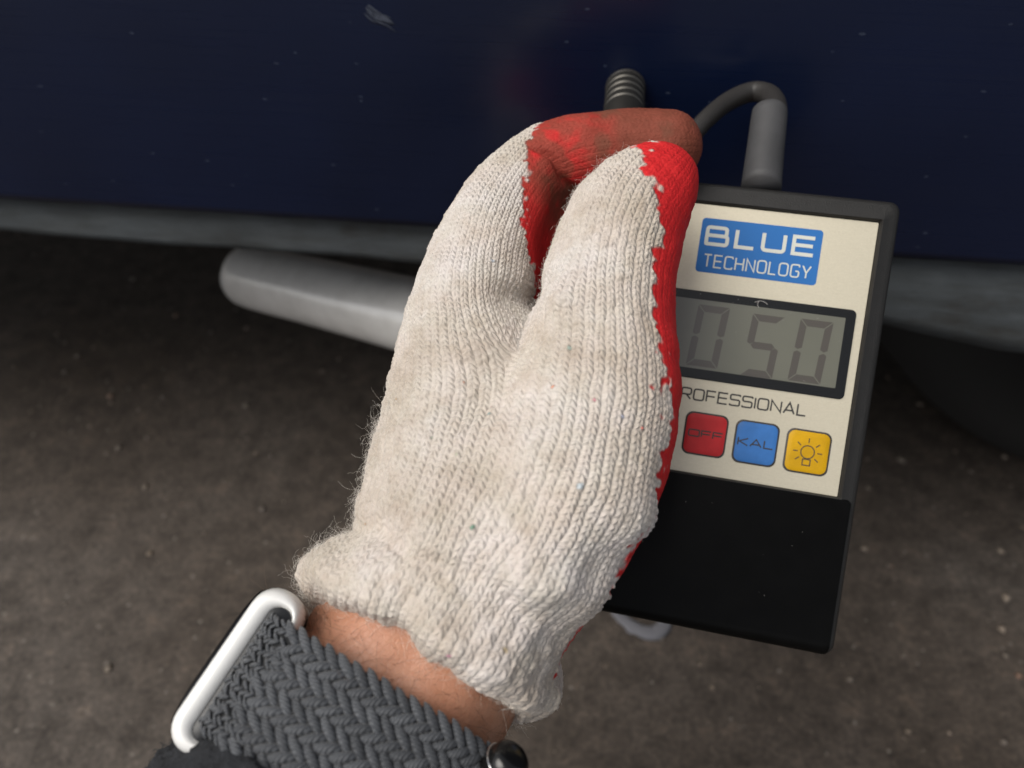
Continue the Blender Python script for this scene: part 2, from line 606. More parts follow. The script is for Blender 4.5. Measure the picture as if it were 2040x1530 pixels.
CUFF_C, CUFF_R = WR(-0.0125, -0.001, 0), 0.0298
CUFF_END = -0.0035          # s where the glove ends
def sdf(p, step=1):
    p = p.astype(np.float32)
    h = chain_dist(p, HAND, step)
    t = chain_dist(p, THUMB, step)
    for ch in PALM:
        h = smin(h, chain_dist(p, ch), 0.008)
    f = None
    for ch in FINGERS:
        e = chain_dist(p, ch)
        f = e if f is None else smin(f, e, 0.0015)
    h = smin(h, f, 0.006)
    # the web between thumb and index is tight, the ball of the thumb melts into the hand
    y = p[..., 1]
    k = 0.0022 + 0.014 * smooth01(-y, -0.012, 0.042)
    d = smin(h, t, k)
    # the cloth dips into the fold beside the thumb and swells over the thumb joint
    for cc, am, sx, sy in ((C(1040, 585, 0.176), 0.0042, 0.0062, 0.0036), (C(1010, 530, 0.176), 0.0016, 0.0060, 0.0070), (C(1105, 590, 0.166), -0.0018, 0.0040, 0.0042)):
        e = (p - cc.astype(np.float32))
        d = d + am * np.exp(-(e[..., 0] / sx) ** 2 - (e[..., 1] / sy) ** 2 - (e[..., 2] / 0.016) ** 2)
    # wrist tube and rolled cuff
    rel = p - WO.astype(np.float32)
    s = rel @ WA.astype(np.float32)
    q = rel @ WQ.astype(np.float32)
    n = rel @ WN.astype(np.float32)
    rho = np.sqrt(q * q + (n * 1.04) ** 2)
    ang = np.arctan2(n, q)
    wob = 0.0007 * np.sin(ang * 5 + 1.0) + 0.0006 * np.sin(ang * 9) + 0.0004 * np.sin(ang * 14 + s * 300)
    cuff = np.maximum(rho - (0.0262 + 0.0010 * np.sin(s * 330 + ang * 2.2)), np.abs(s + 0.0185) - 0.012)
    d = smin(d, cuff, 0.006)
    # bulging rolled hem
    hr = 0.0268 + 0.0022 * np.cos(ang - 2.4)
    hem = np.sqrt((rho - hr) ** 2 + ((s + 0.0102 + wob * 0.8) * 0.70) ** 2) - (0.0044 + wob)
    d = smin(d, hem, 0.003)
    d = d + 0.0022 * np.exp(-((s + 0.0205 + wob) / 0.0026) ** 2) * (0.55 - 0.45 * np.cos(ang)) * (rho < 0.05)
    # open end
    cut = s - (CUFF_END - 0.0030 * np.maximum(0, np.sin(ang)) + wob * 0.6)
    d = -smin(-d, -cut, 0.004)
    return d

def surface_nets(lo, hi, h):
    nx, ny, nz = [int(math.ceil((b - a) / h)) + 1 for a, b in zip(lo, hi)]
    xs = (lo[0] + h * np.arange(nx)).astype(np.float32)
    ys = (lo[1] + h * np.arange(ny)).astype(np.float32)
    zs = (lo[2] + h * np.arange(nz)).astype(np.float32)
    # coarse pass marks blocks near the surface
    B = 8
    bx, by, bz = [(n + B - 1) // B for n in (nx, ny, nz)]
    I = np.stack(np.meshgrid(np.arange(bx), np.arange(by), np.arange(bz), indexing='ij'), -1).reshape(-1, 3)
    lo3 = np.array(lo, dtype=np.float32)
    ctr = lo3 + h * (I * B + (B - 1) / 2).astype(np.float32)
    dc = sdf(ctr, 2)
    fb = np.empty((bx * B, by * B, bz * B), dtype=np.float32)
    fb.reshape(bx, B, by, B, bz, B)[:] = dc.reshape(bx, 1, by, 1, bz, 1)
    near = I[np.abs(dc) < h * B * 0.87 + 0.002]
    loc = np.stack(np.meshgrid(np.arange(B), np.arange(B), np.arange(B), indexing='ij'), -1).reshape(-1, 3)
    for c0 in range(0, len(near), 400):
        g3 = near[c0:c0 + 400, None, :] * B + loc[None]
        val = sdf((lo3 + h * g3).astype(np.float32).reshape(-1, 3))
        gg = g3.reshape(-1, 3)
        fb[gg[:, 0], gg[:, 1], gg[:, 2]] = val
    f = fb[:nx, :ny, :nz]
    ins = f < 0
    c = np.zeros((nx - 1, ny - 1, nz - 1), dtype=np.int8)
    for dx in (0, 1):
        for dy in (0, 1):
            for dz in (0, 1):
                c += ins[dx:nx - 1 + dx, dy:ny - 1 + dy, dz:nz - 1 + dz]
    act = (c > 0) & (c < 8)
    ai = np.argwhere(act)
    idx = np.full(act.shape, -1, dtype=np.int64)
    idx[act] = np.arange(len(ai))
    acc = np.zeros((len(ai), 3)); cnt = np.zeros(len(ai))
    cor = [(0, 0, 0), (1, 0, 0), (0, 1, 0), (1, 1, 0), (0, 0, 1), (1, 0, 1), (0, 1, 1), (1, 1, 1)]
    edges = [(a, b) for a in range(8) for b in range(a + 1, 8) if sum(abs(cor[a][m] - cor[b][m]) for m in range(3)) == 1]
    for a, b in edges:
        ca, cb = np.array(cor[a]), np.array(cor[b])
        fa = f[tuple((ai + ca).T)]; fb = f[tuple((ai + cb).T)]
        m = (fa < 0) != (fb < 0)
        t = fa[m] / (fa[m] - fb[m])
        acc[m] += ca + t[:, None] * (cb - ca)
        cnt[m] += 1
    verts = np.array(lo) + h * (ai + acc / cnt[:, None])
    quads = []
    # x edges
    a, b = ins[:-1, 1:-1, 1:-1], ins[1:, 1:-1, 1:-1]
    for axis in range(3):
        sl0 = [slice(1, -1)] * 3; sl1 = [slice(1, -1)] * 3
        sl0[axis] = slice(0, -1); sl1[axis] = slice(1, None)
        a, b = ins[tuple(sl0)], ins[tuple(sl1)]
        e = np.argwhere(a != b)
        flip = a[tuple(e.T)]
        base = e.copy()
        o = [m for m in range(3) if m != axis]
        base[:, o[0]] += 1; base[:, o[1]] += 1
        def cell(d0, d1):
            q = base.copy()
            q[:, o[0]] -= d0; q[:, o[1]] -= d1
            return idx[tuple(q.T)]
        q = np.stack([cell(1, 1), cell(0, 1), cell(0, 0), cell(1, 0)], 1)
        if axis == 1:
            flip = ~flip
        q[~flip] = q[~flip][:, ::-1]
        quads.append(q)
    quads = np.concatenate(quads)
    quads = quads[(quads >= 0).all(1)]
    return verts, quads

def grad(p, e=0.0004):
    g = np.zeros_like(p)
    d0 = sdf(p)
    for k in range(3):
        d = np.zeros(3); d[k] = e
        g[:, k] = sdf(p + d) - d0
    n = np.linalg.norm(g, axis=1)
    return g / np.maximum(n, 1e-9)[:, None], d0

def subdivide_quads(v, q):
    e = np.concatenate([q[:, [0, 1]], q[:, [1, 2]], q[:, [2, 3]], q[:, [3, 0]]])
    es = np.sort(e, 1)
    key = es[:, 0] * (len(v) + 1) + es[:, 1]
    uk, first, inv = np.unique(key, return_index=True, return_inverse=True)
    mid = 0.5 * (v[es[first, 0]] + v[es[first, 1]])
    n0, ne, nf = len(v), len(uk), len(q)
    ctr = v[q].mean(1)
    m = n0 + inv.reshape(4, nf).T
    c = n0 + ne + np.arange(nf)
    nq = np.concatenate([np.stack([q[:, k], m[:, k], c, m[:, (k + 3) % 4]], 1) for k in range(4)])
    return np.concatenate([v, mid, ctr]), nq

def chain_coords(p, ch, ref):
    """smooth (along, angle, radial vector) of points about a chain"""
    c, r = ch
    k = len(c)
    seg = np.linalg.norm(np.diff(c, axis=0), axis=1)
    L = np.concatenate([[0], np.cumsum(seg)])
    tan, e1, e2 = frames(c, ref)
    d2 = np.stack([((p - c[i]) ** 2).sum(1) - r[i] ** 2 * 0.3 for i in range(k)], 1)
    w = np.exp(-(d2 - d2.min(1, keepdims=True)) / (0.0075 ** 2))
    w /= w.sum(1, keepdims=True)
    cc = w @ c
    tt = w @ tan; tt /= np.linalg.norm(tt, axis=1)[:, None]
    f1 = w @ e1; f1 -= tt * (f1 * tt).sum(1)[:, None]; f1 /= np.linalg.norm(f1, axis=1)[:, None]
    f2 = np.cross(tt, f1)
    o = p - cc
    al = w @ L + (o * tt).sum(1)
    o = o - tt * (o * tt).sum(1)[:, None]
    rad = np.linalg.norm(o, axis=1)
    ang = np.arctan2((o * f2).sum(1), (o * f1).sum(1))
    return al, ang, w @ r, o / np.maximum(rad, 1e-6)[:, None], w @ np.arange(k) / 2.0, tt

WALE, COURSE = 0.00165, 0.00132
def knit_height(u, v):
    a = u - np.floor(u)
    x = np.abs(2 * a - 1)                       # 0 in the middle of a wale, 1 in the groove
    body = np.sqrt(np.clip(1 - (x * 0.96) ** 2, 0, 1))
    ph = v + 0.62 * x
    leg = 0.5 + 0.5 * np.cos(2 * math.pi * ph)
    split = 0.28 * np.exp(-(x / 0.20) ** 2)
    return body * (0.62 + 0.38 * leg) - split * (0.5 + 0.5 * leg)

def fit_scalar(x, i0, i1, target, its):
    """least squares: x[i1] - x[i0] = target on every edge (conjugate gradients)"""
    n = len(x)
    deg = np.bincount(i0, minlength=n) + np.bincount(i1, minlength=n) + 1e-6
    def At(e):
        return np.bincount(i1, e, n) - np.bincount(i0, e, n)
    r = At(target - (x[i1] - x[i0]))
    z = r / deg
    p = z.copy(); rz = r @ z
    for _ in range(its):
        Ap = At(p[i1] - p[i0]) + 1e-6 * p
        al = rz / (p @ Ap)
        x = x + al * p
        r = r - al * Ap
        z = r / deg
        rz2 = r @ z
        p = z + (rz2 / rz) * p
        rz = rz2
    return x

def build_glove():
    lo = (-0.070, -0.105, -0.285); hi = (0.072, 0.086, -0.125)
    v, q = surface_nets(lo, hi, 0.00075)
    for _ in range(2):
        g, d = grad(v)
        v = v - g * np.clip(d, -0.001, 0.001)[:, None]
    nrm, d = grad(v, 0.0006)
    # ---- knit coordinates: wales follow the hand and the thumb, fitted so that they never tear
    aH, tH, rH, oH, iH, gH = chain_coords(v, HAND, (0, 0, 1))
    aT, tT, rT, oT, iT, gT = chain_coords(v, THUMB, (0, 0, 1))
    dH = chain_dist(v.astype(np.float32), HAND).astype(np.float64)
    dT = chain_dist(v.astype(np.float32), THUMB).astype(np.float64)
    wT = smooth01(dH - dT, -0.004, 0.012)
    wD = smooth01(dH - dT, -0.010, 0.010)
    u = np.where(wD < 0.5, tH * np.maximum(rH, 0.009), tT * np.maximum(rT, 0.009)) / WALE
    vv = np.where(wD < 0.5, aH, aT) / COURSE
    axis = gH * (1 - wD)[:, None] + gT * wD[:, None]
    theta = np.where(wD < 0.5, tH, tT)
    fd = np.stack([chain_dist(v.astype(np.float32), ch) for ch in FINGERS], 1)
    fin = (fd.min(1) < 0.0012) & (np.minimum(dH, dT) > 0.002)
    for j, ch in enumerate(FINGERS):
        m = fin & (fd[:, j] <= fd.min(1))
        if m.any():
            a_, t_, r_, _, _, g_ = chain_coords(v[m], ch, (0, 0, -1))
            u[m] = t_ * r_ / WALE; vv[m] = a_ / COURSE; axis[m] = g_; theta[m] = t_
    axis = axis - nrm * (axis * nrm).sum(1)[:, None]
    axis /= np.maximum(np.linalg.norm(axis, axis=1), 1e-9)[:, None]
    across = np.cross(axis, nrm)
    ed = np.sort(np.concatenate([q[:, [0, 1]], q[:, [1, 2]], q[:, [2, 3]], q[:, [3, 0]]]), 1)
    ed = np.unique(ed, axis=0)
    ok = (np.abs(theta[ed[:, 0]] - theta[ed[:, 1]]) < 2.0) & ((nrm[ed[:, 0]] * nrm[ed[:, 1]]).sum(1) > -0.2)
    i0, i1 = ed[ok, 0], ed[ok, 1]
    dp = v[i1] - v[i0]
    # sign of 'across' must follow the angle used for u
    sg = np.sign(np.median(((0.5 * (across[i0] + across[i1]) * dp).sum(1) * (theta[i1] - theta[i0]))[:20000]))
    tu = sg * (0.5 * (across[i0] + across[i1]) * dp).sum(1) / WALE
    tv = (0.5 * (axis[i0] + axis[i1]) * dp).sum(1) / COURSE
    u = fit_scalar(u, i0, i1, tu, 420)
    vv = fit_scalar(vv, i0, i1, tv, 260)
    pack, q = subdivide_quads(np.column_stack([v, nrm, u, vv, wT, dH, dT, iH, iT, oH, oT, fd, fin.astype(float)]), q)
    v, nrm, u, vv, wT, dH, dT, iH, iT, oH, oT, fd, fin = (pack[:, :3], pack[:, 3:6], pack[:, 6], pack[:, 7], pack[:, 8], pack[:, 9], pack[:, 10], pack[:, 11],
                                                       pack[:, 12], pack[:, 13:16], pack[:, 16:19], pack[:, 19:22], pack[:, 22] > 0.5)
    nrm = nrm / np.maximum(np.linalg.norm(nrm, axis=1), 1e-6)[:, None]
    v = v - nrm * np.clip(sdf(v), -0.0005, 0.0005)[:, None]
    lumps = VN.fbm(v * 90, 2)
    u = u + 0.7 * (VN.fbm(v * 110 + 3, 2) - 0.5) + 0.20 * (VN2(v * 700) - 0.5)
    vv = vv + 0.8 * (VN.fbm(v * 110 + 9, 2) - 0.5) + 0.35 * (VN2(v * 620 + 5) - 0.5)
    # ---- rubber coating on the palm side, with ragged stitch-shaped edges
    rag = (VN.fbm(np.column_stack([u * 0.40, vv * 0.30, u * 0 + 2.2]), 2) - 0.5) * 0.9 + (VN.fbm(np.column_stack([u * 0.17, vv * 0.11, u * 0 + 33]), 2) - 0.5) * 0.9 + (VN2(np.column_stack([np.floor(u) * 0.37, vv * 0.95, u * 0 + 7])) - 0.5) * 0.30 + (VN2(np.column_stack([u * 1.3, vv * 1.1, u * 0 + 21])) - 0.5) * 0.55
    lowT = 1 - smooth01(iT, 2.5, 4.5)
    rightT = oT[:, 0] * (0.93 - 0.13 * lowT) - oT[:, 1] * 0.47 * lowT - oT[:, 2] * 0.37
    thrT = np.interp(iT, [0, 1.0, 2.0, 3.0, 4.0, 5.0, 6.0, 7.0, 7.6, 8.2, 8.7, 9.0], [0.84, 0.76, 0.66, 0.54, 0.38, 0.26, 0.12, -0.04, -0.15, -0.50, -0.85, -1.0])
    redT = rightT + rag * 0.46 - thrT
    # index finger: inner side, whole of the last two joints
    cH, _ = HAND
    inner = np.array([0.62, -0.72, -0.10])
    pal = oH @ inner
    thrH = np.interp(iH, [0, 4.0, 5.0, 6.0, 6.6, 7.2, 8.0, 8.6, 9.2, 9.8, 10.4, 13], [1.5, 1.5, 1.5, 1.0, 0.50, 0.20, -0.12, -0.46, -0.80, -1.2, -1.6, -1.8])
    redH = pal + rag * 0.42 - thrH
    red = np.where(wT > 0.5, redT, redH)
    # palm and fingers inside: facing away to the right
    palm = (nrm[:, 0] * 0.75 - nrm[:, 2] * 0.2 > 0.25) & (v[:, 2] < -0.200) & (dT > 0.003) & (iH < 6.5)
    red = np.where(palm, 0.5, red)
    red = np.where(fin, (nrm[:, 2] - 0.1 + rag * 0.5), red)
    red = smooth01(red, -0.03, 0.05)
    # stray flecks of rubber near the edge
    # ---- relief
    rel = v - WO
    s = rel @ WA
    cuffw = smooth01(s, -0.040, -0.012)
    hgt = knit_height(u, vv)
    worn = smooth01(VN2.fbm(v * 75 + 30, 3), 0.30, 0.70)          # felted, pilled patches hide the stitches
    worn = np.maximum(worn * 0.75, 0.55 * smooth01(-nrm[:, 0], 0.25, 0.8))
    fade = (1 - 0.35 * cuffw) * (1.05 - 0.55 * worn)
    pill = smooth01(VN.fbm(v * 520 + 11, 2), 0.60, 0.78) * (0.35 + 0.65 * np.maximum(worn, cuffw))
    amp = 0.00080 * (1 - 0.74 * red) * fade
    disp = amp * (hgt - 0.55)
    disp += (1 - red) * 0.00045 * pill
    disp += red * (0.00022 * (VN.fbm(v * 420, 3) - 0.5) + 0.0004 * (VN2.fbm(v * 120, 2) - 0.4))
    # soft creases of slack cloth: along the wales low on the hand, gathers at the cuff
    gather = VN2.fbm(np.column_stack([u * 0.15, vv * 0.055, u * 0 + 4]), 3) - 0.5
    ridge = 1 - np.abs(2 * VN.fbm(np.column_stack([u * 0.13, vv * 0.060, u * 0 + 14]), 2) - 1) * 3.2
    slack = smooth01(-v[:, 1], -0.004, 0.040) * (1 - 0.75 * smooth01(rightT, 0.35, 0.75))
    disp += (1 - red) * slack * (0.0056 * gather + 0.0011 * np.clip(ridge, 0, 1) * smooth01(v[:, 0], -0.030, 0.0))
    # the cloth bunches across the base of the thumb
    bunch = np.sin(vv * 0.42 + 2.0 * VN.fbm(v * 60 + 2, 2) * 3) * smooth01(v[:, 0], -0.022, 0.004) * smooth01(-v[:, 1], 0.012, 0.034)
    disp += (1 - red) * 0.0009 * bunch
    rumple = VN.fbm(np.column_stack([u * 0.22, vv * 0.19, u * 0 + 9]), 3) - 0.5
    disp += (1 - red) * cuffw * 0.0042 * rumple * smooth01(-s, 0.003, 0.010)
    disp += 0.0009 * (lumps - 0.5)
    # fold across the bent index joint
    fold = v - C(1112, 338, 0.198)
    fdir = np.array([0.62, 0.72, 0]); fdir /= np.linalg.norm(fdir)
    fa = fold @ np.array([fdir[1], -fdir[0], 0]); fl = fold @ fdir
    disp -= red * 0.0016 * np.exp(-((fl + 0.0008 * np.sin(fa * 500)) / 0.0009) ** 2) * smooth01(-np.abs(fa), -0.011, -0.004) * (wT < 0.5)
    v2 = v + nrm * disp[:, None]
    # ---- colour flecks of lint (green, teal, orange, pink ...)
    neps = np.zeros((len(v), 3)); nw = np.zeros(len(v))
    spots = [(942, 1050, (0.10, 0.30, 0.20), 1.15), (975, 826, (0.25, 0.38, 0.36), 0.9), (1101, 770, (0.72, 0.30, 0.18), 0.8), (1186, 798, (0.72, 0.25, 0.32), 0.7),
             (1135, 693, (0.35, 0.48, 0.42), 0.8), (925, 763, (0.60, 0.25, 0.15), 0.6), (790, 795, (0.50, 0.32, 0.16), 0.8), (896, 1300, (0.68, 0.25, 0.38), 1.0),
             (1152, 968, (0.55, 0.62, 0.66), 1.2), (980, 520, (0.55, 0.62, 0.70), 0.9), (978, 812, (0.65, 0.25, 0.25), 0.5), (860, 870, (0.45, 0.52, 0.40), 0.6),
             (1000, 1290, (0.62, 0.48, 0.28), 1.3), (1240, 832, (0.38, 0.42, 0.58), 0.8), (908, 905, (0.48, 0.52, 0.36), 0.6), (730, 1045, (0.55, 0.32, 0.15), 0.7),
             (1275, 855, (0.75, 0.05, 0.03), 0.9)]
    front = nrm[:, 2] > 0.05
    proj = np.column_stack([v[:, 0] / -v[:, 2] * FPX + 1020, 765 - v[:, 1] / -v[:, 2] * FPX])
    for px, py, colr, rad in spots:
        d = np.hypot(proj[:, 0] - px, proj[:, 1] - py)
        dd = np.where(front & (v[:, 2] > -0.195), d, 1e9)
        j = int(dd.argmin())
        dist = np.linalg.norm(v - v[j], axis=1) * (0.6 + 0.9 * VN2(v * 1100 + px))
        w = smooth01(-dist, -0.00070 * rad, -0.00030 * rad)
        neps = neps * (1 - w)[:, None] + w[:, None] * np.array(colr)
        nw = np.maximum(nw, w)
        v2 += nrm * (w * 0.00025)[:, None]
    # brown soiling of the coating on the index finger
    soil = smooth01(iH, 6.6, 8.8) * (wT < 0.5) * smooth01(VN.fbm(v * 120 + 4, 4), 0.18, 0.66)
    soil = np.maximum(soil, 0.74 * smooth01(iH, 7.0, 8.2) * (wT < 0.5) * smooth01(VN.fbm(v * 170 + 40, 3), 0.20, 0.46))
    soil = np.maximum(soil, smooth01(iH, 9.8, 11.5) * (wT < 0.5) * 0.92)
    soil *= 1 - 0.75 * smooth01(VN2.fbm(v * 190 + 8, 4), 0.50, 0.78) * (1 - smooth01(iH, 9.6, 11.5))
    Wv = to_world(v2)
    loc = to_world(C(950, 1000, 0.176))
    me = bpy.data.meshes.new('work_glove')
    nv, nq = len(Wv), len(q)
    me.vertices.add(nv)
    me.vertices.foreach_set('co', (Wv - loc).astype(np.float32).ravel())
    me.loops.add(nq * 4)
    me.loops.foreach_set('vertex_index', q.astype(np.int32).ravel())
    me.polygons.add(nq)
    me.polygons.foreach_set('loop_start', (np.arange(nq) * 4).astype(np.int32))
    me.polygons.foreach_set('loop_total', np.full(nq, 4, dtype=np.int32))
    me.polygons.foreach_set('use_smooth', np.ones(nq, dtype=bool))
    me.update(calc_edges=True)
    me.validate()
    def put(name, typ, arr, key):
        a = me.attributes.new(name, typ, 'POINT')
        a.data.foreach_set(key, np.ascontiguousarray(arr, dtype=np.float32).ravel())
    put('rubber', 'FLOAT', red, 'value')
    put('soil', 'FLOAT', soil, 'value')
    put('knit', 'FLOAT_VECTOR', np.column_stack([u, vv, u * 0]), 'vector')
    put('lint', 'FLOAT_COLOR', np.column_stack([neps, np.ones(nv)]), 'color')
    put('worn', 'FLOAT', np.maximum(worn, 0.8 * cuffw), 'value')
    put('lint_amount', 'FLOAT', nw * 0.88, 'value')
    # ---- material
    t = NT('cotton_knit_with_red_rubber')
    P = t.coord('Object')
    k = t.attr('knit', 'Vector')
    fib = t.node('ShaderNodeMapping'); fib.inputs['Scale'].default_value = (3.2, 1.1, 1)
    t.link(k, fib.inputs['Vector'])
    fn = t.noise(fib.outputs[0], 1.6, 3.0, 0.7)
    stain = t.noise(P, 38.0, 4.0, 0.6)
    yarn = t.noise(P, 260.0, 3.0, 0.6)
    c = t.ramp(stain, [(0.28, (0.48, 0.415, 0.345)), (0.48, (0.605, 0.548, 0.490)), (0.68, (0.68, 0.640, 0.612))])
    c = t.mix(0.55, c, t.ramp(yarn, [(0.30, (0.78, 0.73, 0.68)), (0.55, (1, 1, 1)), (0.75, (1.04, 1.02, 1.05))]), 'MULTIPLY')
    c = t.mix(0.35, c, t.ramp(fn, [(0.25, (0.70, 0.67, 0.63)), (0.6, (1.05, 1.05, 1.05))]), 'MULTIPLY')
    pk = t.noise(P, 95.0, 3.0, 0.6)
    c = t.mix(0.5, c, t.ramp(pk, [(0.35, (0.98, 0.99, 0.95)), (0.60, (1.0, 0.96, 0.95)), (0.75, (0.90, 0.84, 0.80))]), 'MULTIPLY')
    c = t.mix(t.attr('lint_amount'), c, t.attr('lint', 'Color'))
    rn = t.noise(P, 160.0, 4.0, 0.65)
    rfib = t.noise(P, 900.0, 2.0, 0.6)
    rc = t.ramp(rn, [(0.3, (0.56, 0.012, 0.016)), (0.7, (0.72, 0.024, 0.026))])
    rc = t.mix(0.35, rc, t.ramp(rfib, [(0.3, (0.72, 0.7, 0.7)), (0.7, (1.1, 1.2, 1.2))]), 'MULTIPLY')
    bc = t.ramp(rn, [(0.3, (0.140, 0.048, 0.026)), (0.7, (0.215, 0.066, 0.040))])
    rc = t.mix(t.attr('soil'), rc, bc)
    rub = t.attr('rubber')
    c = t.mix(rub, c, rc)
    t.link(c, t.b.inputs['Base Color'])
    ro = t.math('SUBTRACT', 0.95, t.math('MULTIPLY', rub, 0.22))
    t.link(ro, t.b.inputs['Roughness'])
    t.b.inputs['Specular IOR Level'].default_value = 0.3
    sh = t.math('MULTIPLY', t.math('SUBTRACT', 1.0, rub), 0.25)
    t.link(sh, t.b.inputs['Sheen Weight'])
    t.b.inputs['Sheen Roughness'].default_value = 0.5
    # stitch relief at full resolution
    sx = t.node('ShaderNodeSeparateXYZ'); t.link(k, sx.inputs[0])
    xx = t.math('ABSOLUTE', t.math('SUBTRACT', t.math('MULTIPLY', t.math('FRACT', sx.outputs[0]), 2.0), 1.0))
    body = t.math('SQRT', t.math('MAXIMUM', t.math('SUBTRACT', 1.0, t.math('POWER', t.math('MULTIPLY', xx, 0.97), 2.0)), 0.0))
    leg = t.math('MULTIPLY_ADD', t.math('COSINE', t.math('MULTIPLY', t.math('MULTIPLY_ADD', xx, 0.62, sx.outputs[1]), 6.28318)), 0.5, 0.5)
    split = t.math('MULTIPLY', t.math('EXPONENT', t.math('MULTIPLY', t.math('POWER', t.math('DIVIDE', xx, 0.20), 2.0), -1.0)), 0.28)
    hk = t.math('SUBTRACT', t.math('MULTIPLY', body, t.math('MULTIPLY_ADD', leg, 0.42, 0.58)), t.math('MULTIPLY', split, t.math('MULTIPLY_ADD', leg, 0.5, 0.5)))
    hk = t.math('MULTIPLY', hk, t.math('MULTIPLY', t.math('SUBTRACT', 1.0, t.math('MULTIPLY', rub, 0.80)), t.math('SUBTRACT', 1.0, t.math('MULTIPLY', t.attr('worn'), 0.62))))
    hb = t.math('ADD', t.math('MULTIPLY', hk, 1.0), t.math('ADD', t.math('MULTIPLY', fn, 0.40), t.math('MULTIPLY', rfib, 0.36)))
    t.bump(hb, 0.80, 0.00070)
    me.materials.append(t.m)
    glove = new_obj('work_glove', me, None, label='off-white knitted work glove with red rubber palm gripping the probe', cat='glove')
    glove.location = loc
    # ---- loose fibres
    cand = np.where((red < 0.3) & (nrm[:, 2] > -0.45) & (dT < 0.02))[0]
    edge = cand[np.abs(nrm[cand, 2]) < 0.5]
    edgel = edge[nrm[edge, 0] < 0.1]
    pick = np.concatenate([rng.choice(cand, 12000), rng.choice(edge, 5000), rng.choice(edgel, 8000)])
    m = len(pick)
    npt = 10
    base = v2[pick]; nn = nrm[pick]
    ln = 0.0006 + np.where(nrm[pick, 0] < 0.1, 0.0065, 0.0014) * rng.random(m) ** 4.0
    ln *= np.where(wT[pick] > 0.5, 0.55, 1.0)
    rnd = rng.normal(size=(m, 3))
    tang = rnd - nn * (rnd * nn).sum(1)[:, None]
    tang /= np.linalg.norm(tang, axis=1)[:, None]
    bit = np.cross(nn, tang)
    pts = np.zeros((m, npt, 3))
    curl = rng.uniform(-7.5, 7.5, m); lift = rng.uniform(0.25, 1.0, m); ph = rng.uniform(0, 6.28, m)
    cur = base - nn * 0.0002
    for i in range(npt):
        pts[:, i] = cur
        a = curl * i / npt * 1.6
        dirv = nn * (lift * np.cos(a * 0.8))[:, None] + tang * np.cos(a)[:, None] * 0.8 + bit * np.sin(a + 0.3 * np.sin(ph))[:, None]
        dirv += rng.normal(size=(m, 3)) * 0.25
        dirv /= np.linalg.norm(dirv, axis=1)[:, None]
        cur = cur + dirv * (ln / (npt - 1))[:, None]
    fib_m = plain('cotton_fibre', (0.72, 0.68, 0.62), 0.8)
    hair_curves('fuzz', to_world(pts.reshape(-1, 3)).reshape(m, npt, 3), 0.000016, 0.000011, fib_m, glove, loc)
    return glove

def hair_curves(name, pts, r0, r1, mat, parent, origin, **kw):
    """thin fibres as one curves object: pts (m, k, 3) in world space"""
    m, k, _ = pts.shape
    hc = bpy.data.hair_curves.new(name)
    hc.add_curves([k] * m)
    p = (pts - np.asarray(origin)).astype(np.float32)
    hc.position_data.foreach_set('vector', p.ravel())
    a = hc.attributes.get('radius') or hc.attributes.new('radius', 'FLOAT', 'POINT')
    rad = np.broadcast_to(np.linspace(r0, r1, k)[None], (m, k))
    a.data.foreach_set('value', np.ascontiguousarray(rad, dtype=np.float32).ravel())
    hc.materials.append(mat)
    o = new_obj(name, hc, parent, kind='stuff', **kw)
    return o

glove = build_glove()

# ================================================================== the gauge
GZ_TILT = 0.165
gx = np.array([math.cos(R(8.6)), -math.sin(R(8.6)), GZ_TILT]); gx /= np.linalg.norm(gx)
gy = np.array([math.sin(R(7.7)), math.cos(R(7.7)), 0.0]); gy -= gx * gy.dot(gx); gy /= np.linalg.norm(gy)
gz = np.cross(gx, gy)
GO = C(1457, 840, 0.2075)
def GP(px, py):
    """photo pixel -> (x, y) on the gauge's face plane, metres"""
    r = C(px, py, 1.0)
    t = GO.dot(gz) / r.dot(gz)
    d = r * t - GO
    return np.array([d.dot(gx), d.dot(gy)])
Mg = Matrix.Identity(4)
for i_, ax_ in enumerate((gx, gy, gz)):
    wv = MC @ ax_
    for j_ in range(3):
        Mg[j_][i_] = wv[j_]
gow = to_world(GO)
for j_ in range(3):
    Mg[j_][3] = gow[j_]
gauge = empty('paint_thickness_gauge', None, label='black handheld gauge with silver face, grey display and coloured buttons', cat='gauge', matrix=Mg)

XR = GP(1727, 850)[0] + 0.0008; XL = -XR
YT = GP(1585, 378)[1]; YB = GP(1440, 1258)[1] - 0.0014
GT = 0.026                                     # thickness
print('gauge mm', XL * 1e3, XR * 1e3, YT * 1e3, YB * 1e3)

def rrect(x0, x1, y0, y1, r, z, k=6):
    r = max(r, 1e-5)
    out = []
    for cx, cy, a0 in ((x1 - r, y1 - r, 0), (x0 + r, y1 - r, 90), (x0 + r, y0 + r, 180), (x1 - r, y0 + r, 270)):
        for i in range(k):
            a = R(a0 + 90 * i / (k - 1))
            out.append((cx + r * math.cos(a), cy + r * math.sin(a), z))
    return np.array(out)

